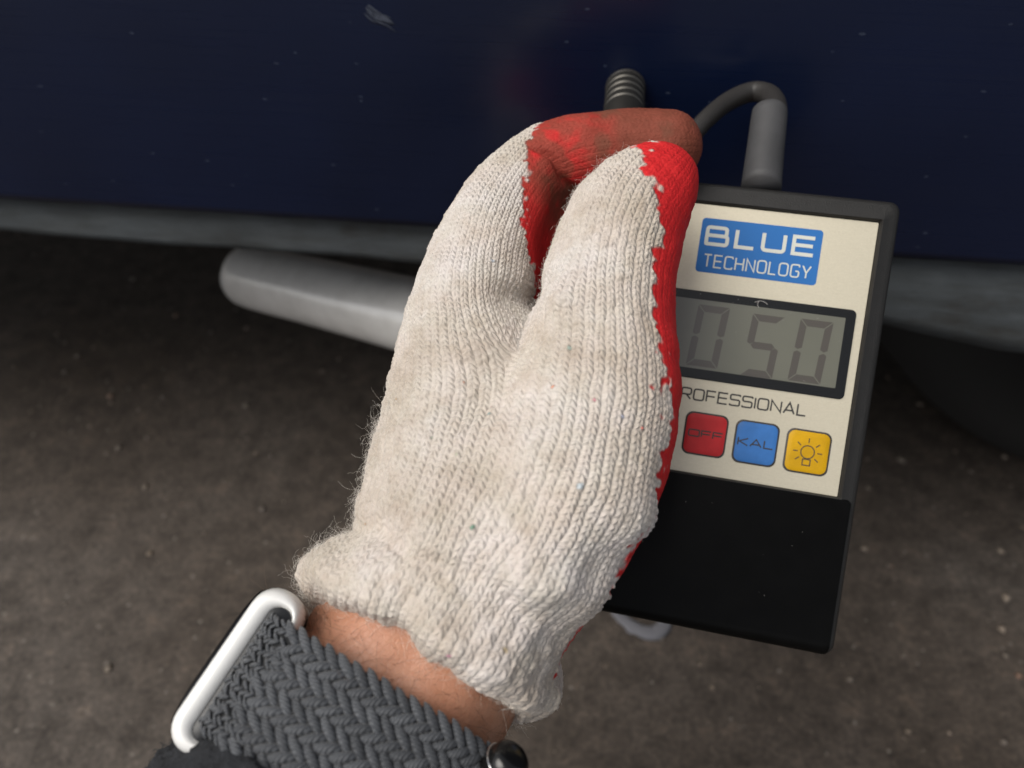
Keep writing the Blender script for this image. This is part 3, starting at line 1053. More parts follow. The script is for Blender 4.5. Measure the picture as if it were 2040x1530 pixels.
M_abs = plain('textured_black_plastic', (0.013, 0.0125, 0.0118), 0.55, spec=0.5, grain=0.35, gscale=2600)
M_dark_reflection = plain('black_plastic_dark_reflection', (0.0032, 0.0032, 0.0032), 0.36, spec=0.08, grain=0.03, gscale=2600)  # same case plastic, darkened: a dark reflection put into the colour
def face_material():
    t = NT('champagne_silver_plate')
    v = t.coord('Object', (1, 14, 1))
    n = t.noise(v, 700.0, 3.0, 0.6)
    n2 = t.noise(t.coord('Object'), 1800.0, 2.0, 0.6)
    t.link(t.mix(0.5, t.ramp(n, [(0.3, (0.60, 0.55, 0.425)), (0.7, (0.66, 0.61, 0.48))]), t.ramp(n2, [(0.3, (0.92, 0.92, 0.92)), (0.7, (1.03, 1.03, 1.03))]), 'MULTIPLY'), t.b.inputs['Base Color'])
    t.set(Metallic=0.45, Roughness=0.42)
    t.bump(n2, 0.15, 0.0002)
    return t.m
M_face = face_material()

def flat_part(name, loop, mat, parent, z, th=0.0, smooth=False):
    """a plate with a thickness: loop (n,2) in face coordinates"""
    loop = np.asarray(loop)[:, :2]
    n = len(loop)
    top = np.column_stack([loop, np.full(n, z)])
    bot = np.column_stack([loop, np.full(n, z - th)])
    f = [tuple(range(n))]
    v = top
    if th > 0:
        v = np.concatenate([top, bot])
        f += [tuple(range(2 * n - 1, n - 1, -1))] + [(j, j + n, (j + 1) % n + n, (j + 1) % n) for j in range(n)]
    o = mesh_obj(name, v, f, mat, parent, smooth=smooth)
    return o

# face plate outline
FX0, FX1 = XL + (XR - GP(1711, 720)[0]), GP(1711, 720)[0]
FY1, FY0 = GP(1565, 422)[1], GP(1505, 964)[1]
# body: loops from the back, over the rim, down into the recess
k = 6
loops = [rrect(XL + .003, XR - .003, YB + .003, YT - .003, .003, -GT, k), rrect(XL + .0008, XR - .0008, YB + .0008, YT - .0008, .004, -GT + .0010, k),
         rrect(XL, XR, YB, YT, .004, -GT + .003, k), rrect(XL, XR, YB, YT, .0028, -.0138, k), rrect(XL + .0004, XR - .0004, YB + .0004, YT - .0004, .0028, -.0134, k),
         rrect(XL + .0004, XR - .0004, YB + .0004, YT - .0004, .0028, -.0128, k), rrect(XL, XR, YB, YT, .0028, -.0124, k),
         rrect(XL, XR, YB, YT, .0028, -.0026, k), rrect(XL + .0004, XR - .0004, YB + .0004, YT - .0004, .0028, -.0015, k),
         rrect(XL + .0010, XR - .0010, YB + .0010, YT - .0010, .0028, -.0008, k),
         rrect(XL + .0019, XR - .0019, YB + .0022, YT - .0016, .0024, -.0006, k),
         rrect(FX0 - .0007, FX1 + .0007, FY0 - .0003, FY1 + .0006, .0003, 0.0006, k),
         rrect(FX0 - .0002, FX1 + .0002, FY0 - .0001, FY1 + .0002, .0003, 0.0000, k),
         rrect(FX0, FX1, FY0, FY1, .0003, -0.0011, k)]
v_, f_ = loft(loops, True, True, False)
o = mesh_obj('body', v_, f_, M_abs, gauge)
o.modifiers.new('edges', 'EDGE_SPLIT').split_angle = R(40)
fix_normals(o)
# plate added below the face; its deeper black paints in a dark reflection
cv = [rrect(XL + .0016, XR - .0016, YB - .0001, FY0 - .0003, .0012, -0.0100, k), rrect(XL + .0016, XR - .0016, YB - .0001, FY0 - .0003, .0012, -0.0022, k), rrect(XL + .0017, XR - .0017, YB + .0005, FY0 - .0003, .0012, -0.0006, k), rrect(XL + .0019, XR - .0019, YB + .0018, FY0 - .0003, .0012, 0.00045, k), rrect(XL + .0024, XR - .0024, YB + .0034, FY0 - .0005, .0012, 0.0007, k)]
o = mesh_obj('lower_reflection_plate', *loft(cv), M_dark_reflection, gauge); fix_normals(o)
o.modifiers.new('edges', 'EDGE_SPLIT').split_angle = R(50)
PZ = -0.0007
flat_part('face_plate', rrect(FX0 + .0001, FX1 - .0001, FY0 + .0001, FY1 - .0001, .0003, PZ, k), M_face, gauge, PZ, 0.0004)

# ---- lettering made of strokes
def rounded(pts, r, closed=False, k=4):
    pts = [np.array(p, dtype=float) for p in pts]
    n = len(pts)
    out = []
    for i, p in enumerate(pts):
        if not closed and i in (0, n - 1):
            out.append(p); continue
        a, b = pts[i - 1], pts[(i + 1) % n]
        da, db = a - p, b - p
        la, lb = np.linalg.norm(da), np.linalg.norm(db)
        rr = min(r, la * 0.48, lb * 0.48)
        if rr < 1e-6:
            out.append(p); continue
        p0, p1 = p + da / la * rr, p + db / lb * rr
        for j in range(k + 1):
            t = j / k
            out.append((1 - t) ** 2 * p0 + 2 * t * (1 - t) * p + t * t * p1)
    return np.array(out)

def ribbon(pts, w, closed=False):
    p = np.asarray(pts)
    n = len(p)
    V, F = [], []
    for i in range(n):
        a = p[i - 1] if (i > 0 or closed) else p[i]
        b = p[(i + 1) % n] if (i < n - 1 or closed) else p[i]
        d1, d2 = p[i] - a, b - p[i]
        l1, l2 = np.linalg.norm(d1), np.linalg.norm(d2)
        d1 = d1 / l1 if l1 > 1e-9 else d2 / max(l2, 1e-9)
        d2 = d2 / l2 if l2 > 1e-9 else d1
        t = d1 + d2
        t = t / max(np.linalg.norm(t), 1e-9)
        nn = np.array([-t[1], t[0]])
        m = w / 2 / max(0.45, abs(nn @ np.array([-d1[1], d1[0]])))
        V += [p[i] + nn * m, p[i] - nn * m]
    for i in range(n if closed else n - 1):
        j = (i + 1) % n
        F.append((2 * i, 2 * i + 1, 2 * j + 1, 2 * j))
    return V, F

GLYPH = {   # (width factor, [(points, corner radius, closed)])
    'B': (1.0, [([(0, 0), (0, 1), (.93, 1), (.93, .52), (0, .52)], .16, False), ([(0, .52), (1, .52), (1, 0), (0, 0), (0, .1)], .16, False)]),
    'L': (.85, [([(0, 1), (0, 0), (1, 0)], 0, False)]),
    'U': (1.0, [([(0, 1), (0, 0), (1, 0), (1, 1)], .2, False)]),
    'E': (.95, [([(1, 1), (0, 1), (0, 0), (1, 0)], 0, False), ([(0, .52), (.94, .52)], 0, False)]),
    'T': (.95, [([(0, 1), (1, 1)], 0, False), ([(.5, 1), (.5, 0)], 0, False)]),
    'C': (.95, [([(1, .85), (1, 1), (0, 1), (0, 0), (1, 0), (1, .15)], .2, False)]),
    'H': (1.0, [([(0, 0), (0, 1)], 0, False), ([(1, 0), (1, 1)], 0, False), ([(0, .52), (1, .52)], 0, False)]),
    'N': (1.0, [([(0, 0), (0, 1), (1, 0), (1, 1)], 0, False)]),
    'O': (1.05, [([(0, 0), (0, 1), (1, 1), (1, 0)], .24, True)]),
    'G': (1.0, [([(1, .82), (1, 1), (0, 1), (0, 0), (1, 0), (1, .48), (.55, .48)], .2, False)]),
    'Y': (1.0, [([(0, 1), (.5, .42), (.5, 0)], 0, False), ([(1, 1), (.5, .42)], 0, False)]),
    'P': (.98, [([(0, 0), (0, 1), (1, 1), (1, .42), (0, .42)], .2, False)]),
    'R': (1.0, [([(0, 0), (0, 1), (1, 1), (1, .42), (0, .42)], .2, False), ([(.5, .42), (1, 0)], 0, False)]),
    'F': (.92, [([(1, 1), (0, 1), (0, 0)], 0, False), ([(0, .50), (.92, .50)], 0, False)]),
    'S': (.98, [([(1, .86), (1, 1), (0, 1), (0, .53), (1, .53), (1, 0), (0, 0), (0, .14)], .18, False)]),
    'I': (.02, [([(.5, 0), (.5, 1)], 0, False)]),
    'A': (1.08, [([(0, 0), (.5, 1), (1, 0)], 0, False), ([(.2, .3), (.8, .3)], 0, False)]),
    'K': (.95, [([(0, 0), (0, 1)], 0, False), ([(1, 1), (.12, .5), (1, 0)], 0, False), ([(0, .5), (.15, .5)], 0, False)]),
}
def lettering(text, x0, x1, y0, y1, stroke, mat, parent, z, aspect=1.0, gap=0.28, name='lettering', slope=0.0):
    """draw text between x0 and x1 on the baseline y0 with cap height y1 - y0"""
    h = y1 - y0 - stroke
    tot = sum(GLYPH[c][0] for c in text) + gap * (len(text) - 1)
    un = (x1 - x0 - stroke) / tot
    V, F = [], []
    x = x0 + stroke / 2
    for ci, c in enumerate(text):
        wf, strokes = GLYPH[c]
        for si, (pts, r, closed) in enumerate(strokes):
            pp = [(px_ * wf * un, py_ * h) for px_, py_ in pts]
            pp = rounded(pp, r * h, closed) if r > 0 else np.array(pp, dtype=float)
            v, f = ribbon(pp, stroke, closed)
            kk = len(V)
            V += [(a[0] + x, a[1] + y0 + stroke / 2 + slope * (a[0] + x - x0), z + 0.000012 * si) for a in v]
            F += [tuple(i + kk for i in q) for q in f]
        x += (wf + gap) * un
    o = mesh_obj(name, V, F, mat, parent, smooth=False)
    return o

# ---- logo block
M_blue = plain('logo_blue_print', (0.028, 0.150, 0.43), 0.5, spec=0.2)
M_pale = plain('pale_letter_print', (0.60, 0.62, 0.56), 0.45)
M_ink = plain('dark_ink', (0.035, 0.033, 0.030), 0.5)
bl, tr = GP(1386, 540), GP(1640, 460)
lx0, lx1 = GP(1393, 485)[0], GP(1634, 515)[0]
ly1, ly0 = GP(1520, 445)[1], GP(1506, 554)[1]
logo = flat_part('logo_block', rrect(lx0, lx1, ly0, ly1, .0010, 0, k), M_blue, gauge, PZ + 0.00006)
def GX(px, py): return GP(px, py)[0]
def GY(px, py): return GP(px, py)[1]
yb = 0.5 * (GY(1410, 487) + GY(1620, 513)); yt = 0.5 * (GY(1410, 446) + GY(1625, 472))
lettering('BLUE', GX(1405, 470), GX(1626, 495), yb, yt, 0.00100, M_pale, logo, PZ + 0.00012, gap=0.43)
yb = 0.5 * (GY(1402, 533) + GY(1615, 554)); yt = 0.5 * (GY(1404, 502) + GY(1618, 531))
lettering('TECHNOLOGY', GX(1401, 518), GX(1617, 540), yb, yt, 0.00040, M_pale, logo, PZ + 0.00012, gap=0.42)

# ---- display
M_lcdframe = plain('display_surround', (0.007, 0.008, 0.009), 0.5, spec=0.1)
dx1 = 0.5 * (GX(1705, 640) + GX(1683, 790)); dx0 = -dx1
dy1, dy0 = GY(1540, 597), GY(1530, 775)
disp_o = flat_part('display_frame', rrect(dx0, dx1, dy0, dy1, .0014, 0, k), M_lcdframe, gauge, PZ + 0.00020, 0.0002)
ex0, ex1 = dx0 + .0026, dx1 - .0026
ey1, ey0 = dy1 - .0024, dy0 + .0028
t = NT('liquid_crystal_grey')
nn = t.noise(t.coord('Object'), 60.0, 3.0, 0.5)
t.link(t.ramp(nn, [(0.3, (0.168, 0.170, 0.132)), (0.7, (0.188, 0.188, 0.148))]), t.b.inputs['Base Color'])
t.set(Roughness=0.28)
M_lcd = t.m
lcd = flat_part('screen', rrect(ex0, ex1, ey0, ey1, .0002, 0, 3), M_lcd, disp_o, PZ + 0.00026)
M_seg = plain('display_segment', (0.094, 0.082, 0.068), 0.32)
def seven(ch, x0, y0, w, h, th, shear, parent):
    on = {'0': 'abcdef', '5': 'afgcd'}[ch]
    g = 0.09 * th
    H = h / 2
    polys = {
        'a': [(g, h), (w - g, h), (w - th - g, h - th), (th + g, h - th)],
        'd': [(th + g, th), (w - th - g, th), (w - g, 0), (g, 0)],
        'f': [(0, h - g), (th, h - th - g), (th, H + th * .38), (th * .45, H + g), (0, H + th * .35)],
        'b': [(w, h - g), (w, H + th * .35), (w - th * .45, H + g), (w - th, H + th * .38), (w - th, h - th - g)],
        'e': [(0, g), (0, H - th * .35), (th * .45, H - g), (th, H - th * .38), (th, th + g)],
        'c': [(w, g), (w - th, th + g), (w - th, H - th * .38), (w - th * .45, H - g), (w, H - th * .35)],
        'g': [(th * .55, H), (th * 1.05, H + th / 2), (w - th * 1.05, H + th / 2), (w - th * .55, H), (w - th * 1.05, H - th / 2), (th * 1.05, H - th / 2)],
    }
    V, F = [], []
    for s_ in on:
        kk = len(V)
        V += [(x0 + a + shear * b, y0 + b, PZ + 0.00031) for a, b in polys[s_]]
        F.append(tuple(range(kk, kk + len(polys[s_]))))
    return mesh_obj('digit', V, F, M_seg, parent, smooth=False)
for ch, (pxa, pya) in (('0', (1366, 726)), ('5', (1474, 746)), ('0', (1569, 757))):
    p0 = GP(pxa, pya)
    seven(ch, p0[0], p0[1], GX(1428, 738) - GX(1366, 726), GY(1395, 615) - GY(1383, 736) + 0.0002, 0.0019, 0.065, disp_o)
# glass pane over the display: thin, clear, glossy
t = NT('clear_window')
tr_ = t.node('ShaderNodeBsdfTransparent'); gl = t.node('ShaderNodeBsdfGlossy'); mx = t.node('ShaderNodeMixShader')
gl.inputs['Roughness'].default_value = 0.03
fr = t.node('ShaderNodeFresnel'); fr.inputs['IOR'].default_value = 1.45
t.link(fr.outputs[0], mx.inputs[0]); t.link(tr_.outputs[0], mx.inputs[1]); t.link(gl.outputs[0], mx.inputs[2])
t.link(mx.outputs[0], t.n['Material Output'].inputs['Surface'])
flat_part('window_pane', rrect(dx0 + .0002, dx1 - .0002, dy0 + .0002, dy1 - .0002, .0013, 0, k), t.m, disp_o, PZ + 0.0006)

# ---- PROFESSIONAL (the first letter lies under the thumb)
yb = 0.5 * (GY(1360, 793) + GY(1600, 831)); yt = 0.5 * (GY(1366, 769) + GY(1600, 806))
pxr = GX(1607, 828)
pw = (pxr - GX(1354, 788)) * 12 / 11.0
lettering('PROFESSIONAL', pxr - pw, pxr, yb, yt, 0.00045, M_ink, gauge, PZ + 0.00006, gap=0.30)

# ---- buttons
bw = (GX(1448, 868) - GX(1361, 862)) / 2
cR, cK, cY = GP(1405, 866), GP(1508, 884), GP(1609, 901)
pit = (cY - cR) / 2
cols = [('green', (0.03, 0.16, 0.07)), ('red', (0.58, 0.030, 0.034)), ('blue', (0.050, 0.190, 0.52)), ('yellow', (0.60, 0.335, 0.003))]
for i, (nm, colr) in enumerate(cols):
    c = cR + pit * (i - 1)
    bh = bw * 1.02
    ring = mesh_obj('button', *loft([rrect(c[0] - bw, c[0] + bw, c[1] - bh, c[1] + bh, bw * .34, PZ, k), rrect(c[0] - bw, c[0] + bw, c[1] - bh, c[1] + bh, bw * .34, PZ + .00015, k),
                    rrect(c[0] - bw * .93, c[0] + bw * .93, c[1] - bh * .93, c[1] + bh * .93, bw * .30, PZ + .00028, k)], True, False, True), M_ink, gauge, smooth=False, label=nm + ' membrane button with a dark rim')
    m_ = plain(nm + '_button_film', colr, 0.45, spec=0.25, grain=0.05, gscale=1500)
    in_ = mesh_obj('button_cap', *loft([rrect(c[0] - bw * .92, c[0] + bw * .92, c[1] - bh * .92, c[1] + bh * .92, bw * .30, PZ + .0003, k),
                    rrect(c[0] - bw * .84, c[0] + bw * .84, c[1] - bh * .84, c[1] + bh * .84, bw * .27, PZ + .00050, k),
                    rrect(c[0] - bw * .70, c[0] + bw * .70, c[1] - bh * .70, c[1] + bh * .70, bw * .22, PZ + .00056, k)], True, False, True), m_, ring, smooth=True)
    zt = PZ + .00060
    if nm == 'red':
        lettering('OFF', c[0] - bw * .80, c[0] + bw * .82, c[1] - bw * .17, c[1] + bw * .19, 0.00038, M_ink, ring, zt, gap=0.22)
    if nm == 'blue':
        lettering('KAL', c[0] - bw * .84, c[0] + bw * .80, c[1] - bw * .20, c[1] + bw * .20, 0.00036, M_ink, ring, zt, gap=0.26)
    if nm == 'green':
        lettering('ON', c[0] - bw * .6, c[0] + bw * .6, c[1] - bw * .17, c[1] + bw * .19, 0.00038, M_ink, ring, zt, gap=0.25)
    if nm == 'yellow':
        V, F = [], []
        def add(pts, closed):
            v, f = ribbon(np.array(pts), 0.00028, closed)
            kk = len(V)
            V.extend([(a[0] + c[0], a[1] + c[1], zt) for a in v]); F.extend([tuple(q + kk for q in ff) for ff in f])
        r0 = bw * .30
        add([(r0 * math.cos(a), r0 * math.sin(a)) for a in np.linspace(0, 6.283, 28, endpoint=False)], True)
        bq = bw * .17
        add([(-bq, -r0 * 1.12), (bq, -r0 * 1.12), (bq, -r0 * 2.05), (-bq, -r0 * 2.05)], True)
        for a in (90, 40, 140, 0, 180, -38, 218):
            ca, sa = math.cos(R(a)), math.sin(R(a))
            add([(ca * r0 * 1.45, sa * r0 * 1.45), (ca * r0 * 2.15, sa * r0 * 2.15)], False)
        mesh_obj('bulb_symbol', V, F, M_ink, ring, smooth=False)

# ---- dust and lint lying on the gauge
V, F = [], []
for i in range(88):
    if i < 45:
        x, y, z = random.uniform(dx0, dx1), random.uniform(dy0, dy1), PZ + 0.00062
    elif i < 75:
        x, y, z = random.uniform(FX0, FX1), random.uniform(FY0, FY1), PZ + 0.00010
    else:
        x, y, z = random.uniform(XL + .003, XR - .003), random.uniform(YB + .004, FY0 - .001), 0.00074
    r = 0.00004 + 0.00011 * random.random() ** 3
    kk = len(V)
    n_ = 5
    V += [(x + r * random.uniform(.6, 1.3) * math.cos(6.283 * j / n_), y + r * random.uniform(.6, 1.3) * math.sin(6.283 * j / n_), z) for j in range(n_)] + [(x, y, z + r * 0.6)]
    F += [(kk + j, kk + (j + 1) % n_, kk + n_) for j in range(n_)]
mesh_obj('dust', V, F, plain('pale_dust', (0.34, 0.33, 0.31), 0.9), gauge, kind='stuff')
lx, ly = GP(1520, 606)
V, F = [], []
for pts_ in ([(-.0022, .0003), (-.0008, .0008), (.0004, .0006), (.0012, .0001)], [(-.0012, .0007), (-.0014, -.0003), (-.0009, -.0011)]):
    pth = spline(np.array([(lx + a, ly + b, PZ + 0.00075) for a, b in pts_]), 16)
    v_, f_ = tube(pth, 0.00006, (0, 0, 1), 5)
    kk = len(V)
    V += v_.tolist(); F += [tuple(q + kk for q in ff) for ff in f_]
mesh_obj('lint', V, F, plain('white_lint', (0.6, 0.58, 0.55), 0.9), gauge)

# ---- cable gland and lead on top of the gauge, probe
M_gland = plain('grey_rubber_gland', (0.060, 0.060, 0.063), 0.62, grain=0.1, gscale=1200)
M_cable = plain('black_cable_sheath', (0.028, 0.026, 0.025), 0.50)
def part_world(name, vw, f, mat, parent, **kw):
    """mesh given in world space under a parent with its own matrix"""
    inv = np.array(parent.matrix_world.inverted())
    vw = np.asarray(vw)
    v = vw @ inv[:3, :3].T + inv[:3, 3]
    return mesh_obj(name, v, f, mat, parent, **kw)
bpy.context.view_layer.update()
g0, g1 = W(1516, 375, 0.2135), W(1534, 218, 0.2235)
path = [g0 + (g1 - g0) * t for t in (0, .1, .3, .5, .7, .9, .965, .99, 1.0)]
v_, f_ = tube(path, 1.12 * np.array([.0050, .0049, .0048, .0047, .00465, .0046, .0045, .0041, .0034]), (1, 0, 0), 28)
part_world('cable_gland', v_, f_, M_gland, gauge)
cp = [W(1300, 330, 0.226), W(1360, 290, 0.228), W(1405, 240, 0.232), W(1450, 203, 0.238), W(1498, 183, 0.2405), W(1532, 190, 0.2360), W(1545, 214, 0.2275), W(1540, 240, 0.2225)]
path = spline(cp, 60)
v_, f_ = tube(path, np.linspace(0.0026, 0.0035, 60), (0, 0, 1), 20)
part_world('cable', v_, f_, M_cable, gauge)
# probe: turned metal cylinder standing on the paint
n3 = np.array([cnor[0], cnor[1], 0.0])
tip = on_panel(1246, 176, 0.0004)
ax = n3 + np.array([-0.02, 0, 0.0]); ax /= np.linalg.norm(ax)
prof = [(0, .0058), (.0006, .0066), (.0046, .0066), (.0050, .0061), (.0056, .0061), (.0060, .0066), (.0092, .0066), (.0096, .0061), (.0102, .0061), (.0106, .0066),
        (.0138, .0066), (.0142, .0061), (.0148, .0061), (.0152, .0066), (.0184, .0066), (.0188, .0061), (.0194, .0061), (.0198, .0066), (.034, .0066), (.036, .0062), (.040, .0048), (.048, .0040)]
v_, f_ = tube([tip + ax * a for a, b in prof], np.array([b for a, b in prof]), (0, 0, 1), 40)
t = NT('blackened_probe_steel')
t.set(Base_Color=(0.11, 0.105, 0.095, 1), Metallic=0.9, Roughness=0.42)
probe = empty('gauge_probe', tip, label='ribbed dark metal probe pressed against the blue paint', cat='probe')
bpy.context.view_layer.update()
o = part_world('probe_barrel', v_, f_, t.m, probe)
o.modifiers.new('edges', 'EDGE_SPLIT').split_angle = R(35)
ring_path = [tip + ax * a for a in (0.0001, 0.0002, 0.0012, 0.0016)]
v_, f_ = tube(ring_path, np.array([.0062, .0068, .0068, .0064]), (0, 0, 1), 40)
part_world('rubber_ring', v_, f_, M_cable, probe)

# ================================================================== the wearer's wrist
def wr_world(s, q, n):
    return to_world(WR(s, q, n))
def skin_material():
    t = NT('tanned_skin')
    P = t.coord('Object')
    n1 = t.noise(P, 70.0, 4.0, 0.6)
    n2 = t.noise(P, 420.0, 3.0, 0.6)
    c = t.ramp(n1, [(0.3, (0.44, 0.195, 0.110)), (0.55, (0.54, 0.265, 0.165)), (0.75, (0.58, 0.320, 0.215))])
    c = t.mix(0.30, c, t.ramp(n2, [(0.3, (0.78, 0.70, 0.66)), (0.65, (1.08, 1.06, 1.05))]), 'MULTIPLY')
    t.link(c, t.b.inputs['Base Color'])
    t.set(Roughness=0.46)
    t.b.inputs['Subsurface Weight'].default_value = 0.15
    t.b.inputs['Subsurface Radius'].default_value = (0.004, 0.0015, 0.0008)
    t.b.inputs['Subsurface Scale'].default_value = 1.0
    # crossed skin lines
    v1 = t.coord('Object', (1, 1, 1))
    vo = t.node('ShaderNodeTexVoronoi', feature='DISTANCE_TO_EDGE')
    vo.inputs['Scale'].default_value = 900.0
    t.link(v1, vo.inputs['Vector'])
    h = t.math('ADD', t.math('MULTIPLY', t.math('MINIMUM', vo.outputs['Distance'], 0.12), 3.0), n2)
    t.bump(h, 0.35, 0.0004)
    return t.m
RQ, RN_ = 0.0250, 0.0240
def wrist_r(s, a):
    """skin radius about the wrist axis at s, angle a (0 = palm side, pi/2 = viewer)"""
    r = 1 / math.sqrt((math.cos(a) / RQ) ** 2 + (math.sin(a) / RN_) ** 2)
    r *= 1 + 0.020 * math.cos(2 * a + 0.6) + 0.14 * max(0.0, s - 0.02) 
    r += 0.0011 * math.exp(-((a - 1.15) / 0.28) ** 2)            # tendon
    r -= 0.0009 * math.exp(-((a - 1.75) / 0.22) ** 2)            # hollow beside it
    return r
def build_person():
    na = 120
    ss = np.concatenate([np.linspace(-0.040, -0.006, 10), np.linspace(-0.005, 0.036, 70), np.linspace(0.04, 0.16, 24)])
    loops = []
    for s in ss:
        row = []
        for k_ in range(na):
            a = 2 * math.pi * k_ / na
            r = wrist_r(s, a)
            # flexion creases that run round the wrist
            cre = 0
            for s0, am in ((0.0005, 0.5), (0.0048, 0.28), (0.0085, 0.20)):
                w_ = s - s0 - 0.0016 * math.sin(a * 3 + s0 * 900) - 0.0008 * math.sin(a * 7)
                cre += am * math.exp(-(w_ / 0.00045) ** 2)
            r -= 0.0005 * cre * (0.4 + 0.6 * abs(math.sin(a * 1.3 + 0.4)))
            row.append(WR(s, r * math.cos(a), r * math.sin(a)))
        loops.append(to_world(np.array(row)))
    v, f = loft(loops)
    v += (VN.fbm(v * 260, 2)[:, None] - 0.5) * 0.0004
    loc = wr_world(0.02, 0, 0)
    o = mesh_obj('person', v, f, skin_material(), origin=loc, label='bare tanned wrist between the glove cuff and the watch band', cat='person')
    fix_normals(o)
    # arm hair, denser at the back of the wrist
    m = 165
    npt = 9
    pts = np.zeros((m, npt, 3))
    for i in range(m):
        if i < 75:
            a = random.gauss(2.70, 0.22); s = random.uniform(-0.0025, 0.004)
            ln = random.uniform(0.008, 0.020)
        else:
            a = random.uniform(0.25, 2.6); s = random.uniform(-0.004, 0.006)
            ln = random.uniform(0.004, 0.012)
        r = wrist_r(s, a)
        base = WR(s, r * math.cos(a), r * math.sin(a))
        out = WQ * math.cos(a) + WN * math.sin(a)
        tg = -WQ * math.sin(a) + WN * math.cos(a)
        lift = random.uniform(0.35, 1.0) if i < 75 else random.uniform(0.08, 0.22)
        d = out * lift + tg * random.uniform(-0.8, 0.2) - WA * random.uniform(-0.5, 0.9)
        d /= np.linalg.norm(d)
        bend = np.array([random.gauss(0, 1) for _ in range(3)]) * 0.10 - out * 0.05
        cur = base - out * 0.0002
        for k_ in range(npt):
            pts[i, k_] = cur
            cur = cur + d * ln / (npt - 1)
            d = d + bend
            if i >= 75:
                d = d - out * max(0, d.dot(out)) * 0.3
            d /= np.linalg.norm(d)
    hair_curves('arm_hair', to_world(pts.reshape(-1, 3)).reshape(m, npt, 3), 0.000026, 0.000008, plain('brown_hair', (0.13, 0.075, 0.050), 0.5), o, loc)
    # fleece sleeve pushed up behind the watch
    V, na2 = [], 140
    rows = [(0.0275, 0.0262), (0.0262, 0.0295), (0.0250, 0.0320), (0.0252, 0.0342), (0.0275, 0.0356), (0.034, 0.0364), (0.046, 0.0372), (0.06, 0.038), (0.09, 0.041), (0.14, 0.046)]
    fine_rows = spline(np.array(rows), 60)
    loops = []
    for s, rr in fine_rows:
        row = []
        for k_ in range(na2):
            a = 2 * math.pi * k_ / na2
            nz = mnoise.noise(Vector((math.cos(a) * 9, math.sin(a) * 9, s * 260)))
            n2 = mnoise.noise(Vector((math.cos(a) * 26, math.sin(a) * 26, s * 800)))
            r = rr + 0.0014 * nz + 0.0011 * n2
            s2 = s + 0.008 * float(smooth01(abs(a - math.pi * 0.0), 2.35, 2.95)) + 0.0012 * mnoise.noise(Vector((math.cos(a) * 3 + 7, math.sin(a) * 3, 1.0)))
            row.append(WR(s2, r * math.cos(a), r * math.sin(a)))
        loops.append(to_world(np.array(row)))
    v, f = loft(loops, True, False, False)
    t = NT('charcoal_fleece')
    P = t.coord('Object')
    n1 = t.noise(P, 330.0, 4.0, 0.7)
    t.link(t.ramp(n1, [(0.3, (0.006, 0.0065, 0.008)), (0.7, (0.026, 0.028, 0.033))]), t.b.inputs['Base Color'])
    t.set(Roughness=1.0)
    t.bump(n1, 1.0, 0.0015)
    sl = mesh_obj('sleeve', v - loc, f, t.m, o, label='charcoal fleece sleeve pushed up below the watch')
    m = 2600
    npt = 6
    idx = rng.integers(0, len(v), m)
    cax = wr_world(0.04, 0, 0)
    nn = v[idx] - cax
    aw = MC @ WA
    nn = nn - np.outer(nn @ aw, aw); nn /= np.linalg.norm(nn, axis=1)[:, None]
    pts = np.zeros((m, npt, 3)); cur = v[idx].copy()
    d = nn + rng.normal(size=(m, 3)) * 0.6
    for k_ in range(npt):
        pts[:, k_] = cur
        d = d + rng.normal(size=(m, 3)) * 0.6
        d /= np.linalg.norm(d, axis=1)[:, None]
        cur = cur + d * 0.0004
    hair_curves('sleeve_pile', pts, 0.00005, 0.00003, plain('fleece_fibre', (0.022, 0.024, 0.028), 0.9), sl, loc)
    return o
person = build_person()

# ================================================================== the watch
PXW = 0.168 / FPX
Mw = Matrix.Identity(4)
for i_, ax_ in enumerate((WQ, WA, WN)):
    wv = MC @ ax_
    for j_ in range(3):
        Mw[j_][i_] = wv[j_]
wloc = wr_world(0.0145, 0, 0)
for j_ in range(3):
    Mw[j_][3] = wloc[j_]
watch = empty('smart_watch', None, label='silver smart watch on a dark grey braided band round the wrist', cat='watch', matrix=Mw)
# local axes: x = q (palm side), y = down the forearm, z = towards the viewer; the dial faces -x
M_alu = plain('satin_silver_aluminium', (0.90, 0.895, 0.87), 0.40, metal=0.15)
def stadium(cx, cy, hx, hy, r, k_=8):
    return rrect(cx - hx, cx + hx, cy - hy, cy + hy, r, 0, k_)[:, :2]
CX = -0.0302
def case_loop(z, ins):
    hx, hy = 0.0054 - ins * 0.55, 0.0168 - ins
    p = stadium(CX, 0, hx, hy, min(hx * 0.98, 0.0050), 8)
    return np.column_stack([p, np.full(len(p), z)])
zs_ = [(-0.0215, 0.0045), (-0.0210, 0.0026), (-0.0195, 0.0012), (-0.0175, 0.0004), (-0.0140, 0.0), (0.0, 0.0), (0.0140, 0.0), (0.0170, 0.0001), (0.0194, 0.0006), (0.0204, 0.0013), (0.0208, 0.0023)]
loops = [case_loop(z, i_) for z, i_ in zs_]
def slot(z, sx, sy, r):
    p = stadium(CX + 0.0013, 0, sx, sy, r, 8)
    return np.column_stack([p, np.full(len(p), z)])
loops += [slot(0.0206, 0.0026, 0.0140, 0.0025), slot(0.0200, 0.0025, 0.0138, 0.0024)]
v_, f_ = loft(loops, True, True, True)
case = mesh_obj('case', v_, f_, M_alu, watch)
fix_normals(case)
o = mesh_obj('band_slot', *loft([slot(0.0198, 0.00235, 0.0135, 0.0022), slot(0.02035, 0.00235, 0.0135, 0.0022), slot(0.0205, 0.0022, 0.0133, 0.0021)]), plain('dark_slot_insert', (0.018, 0.019, 0.021), 0.4), case)
fix_normals(o)
M_glass = plain('black_watch_glass', (0.004, 0.004, 0.005), 0.06)
gl_loops = []
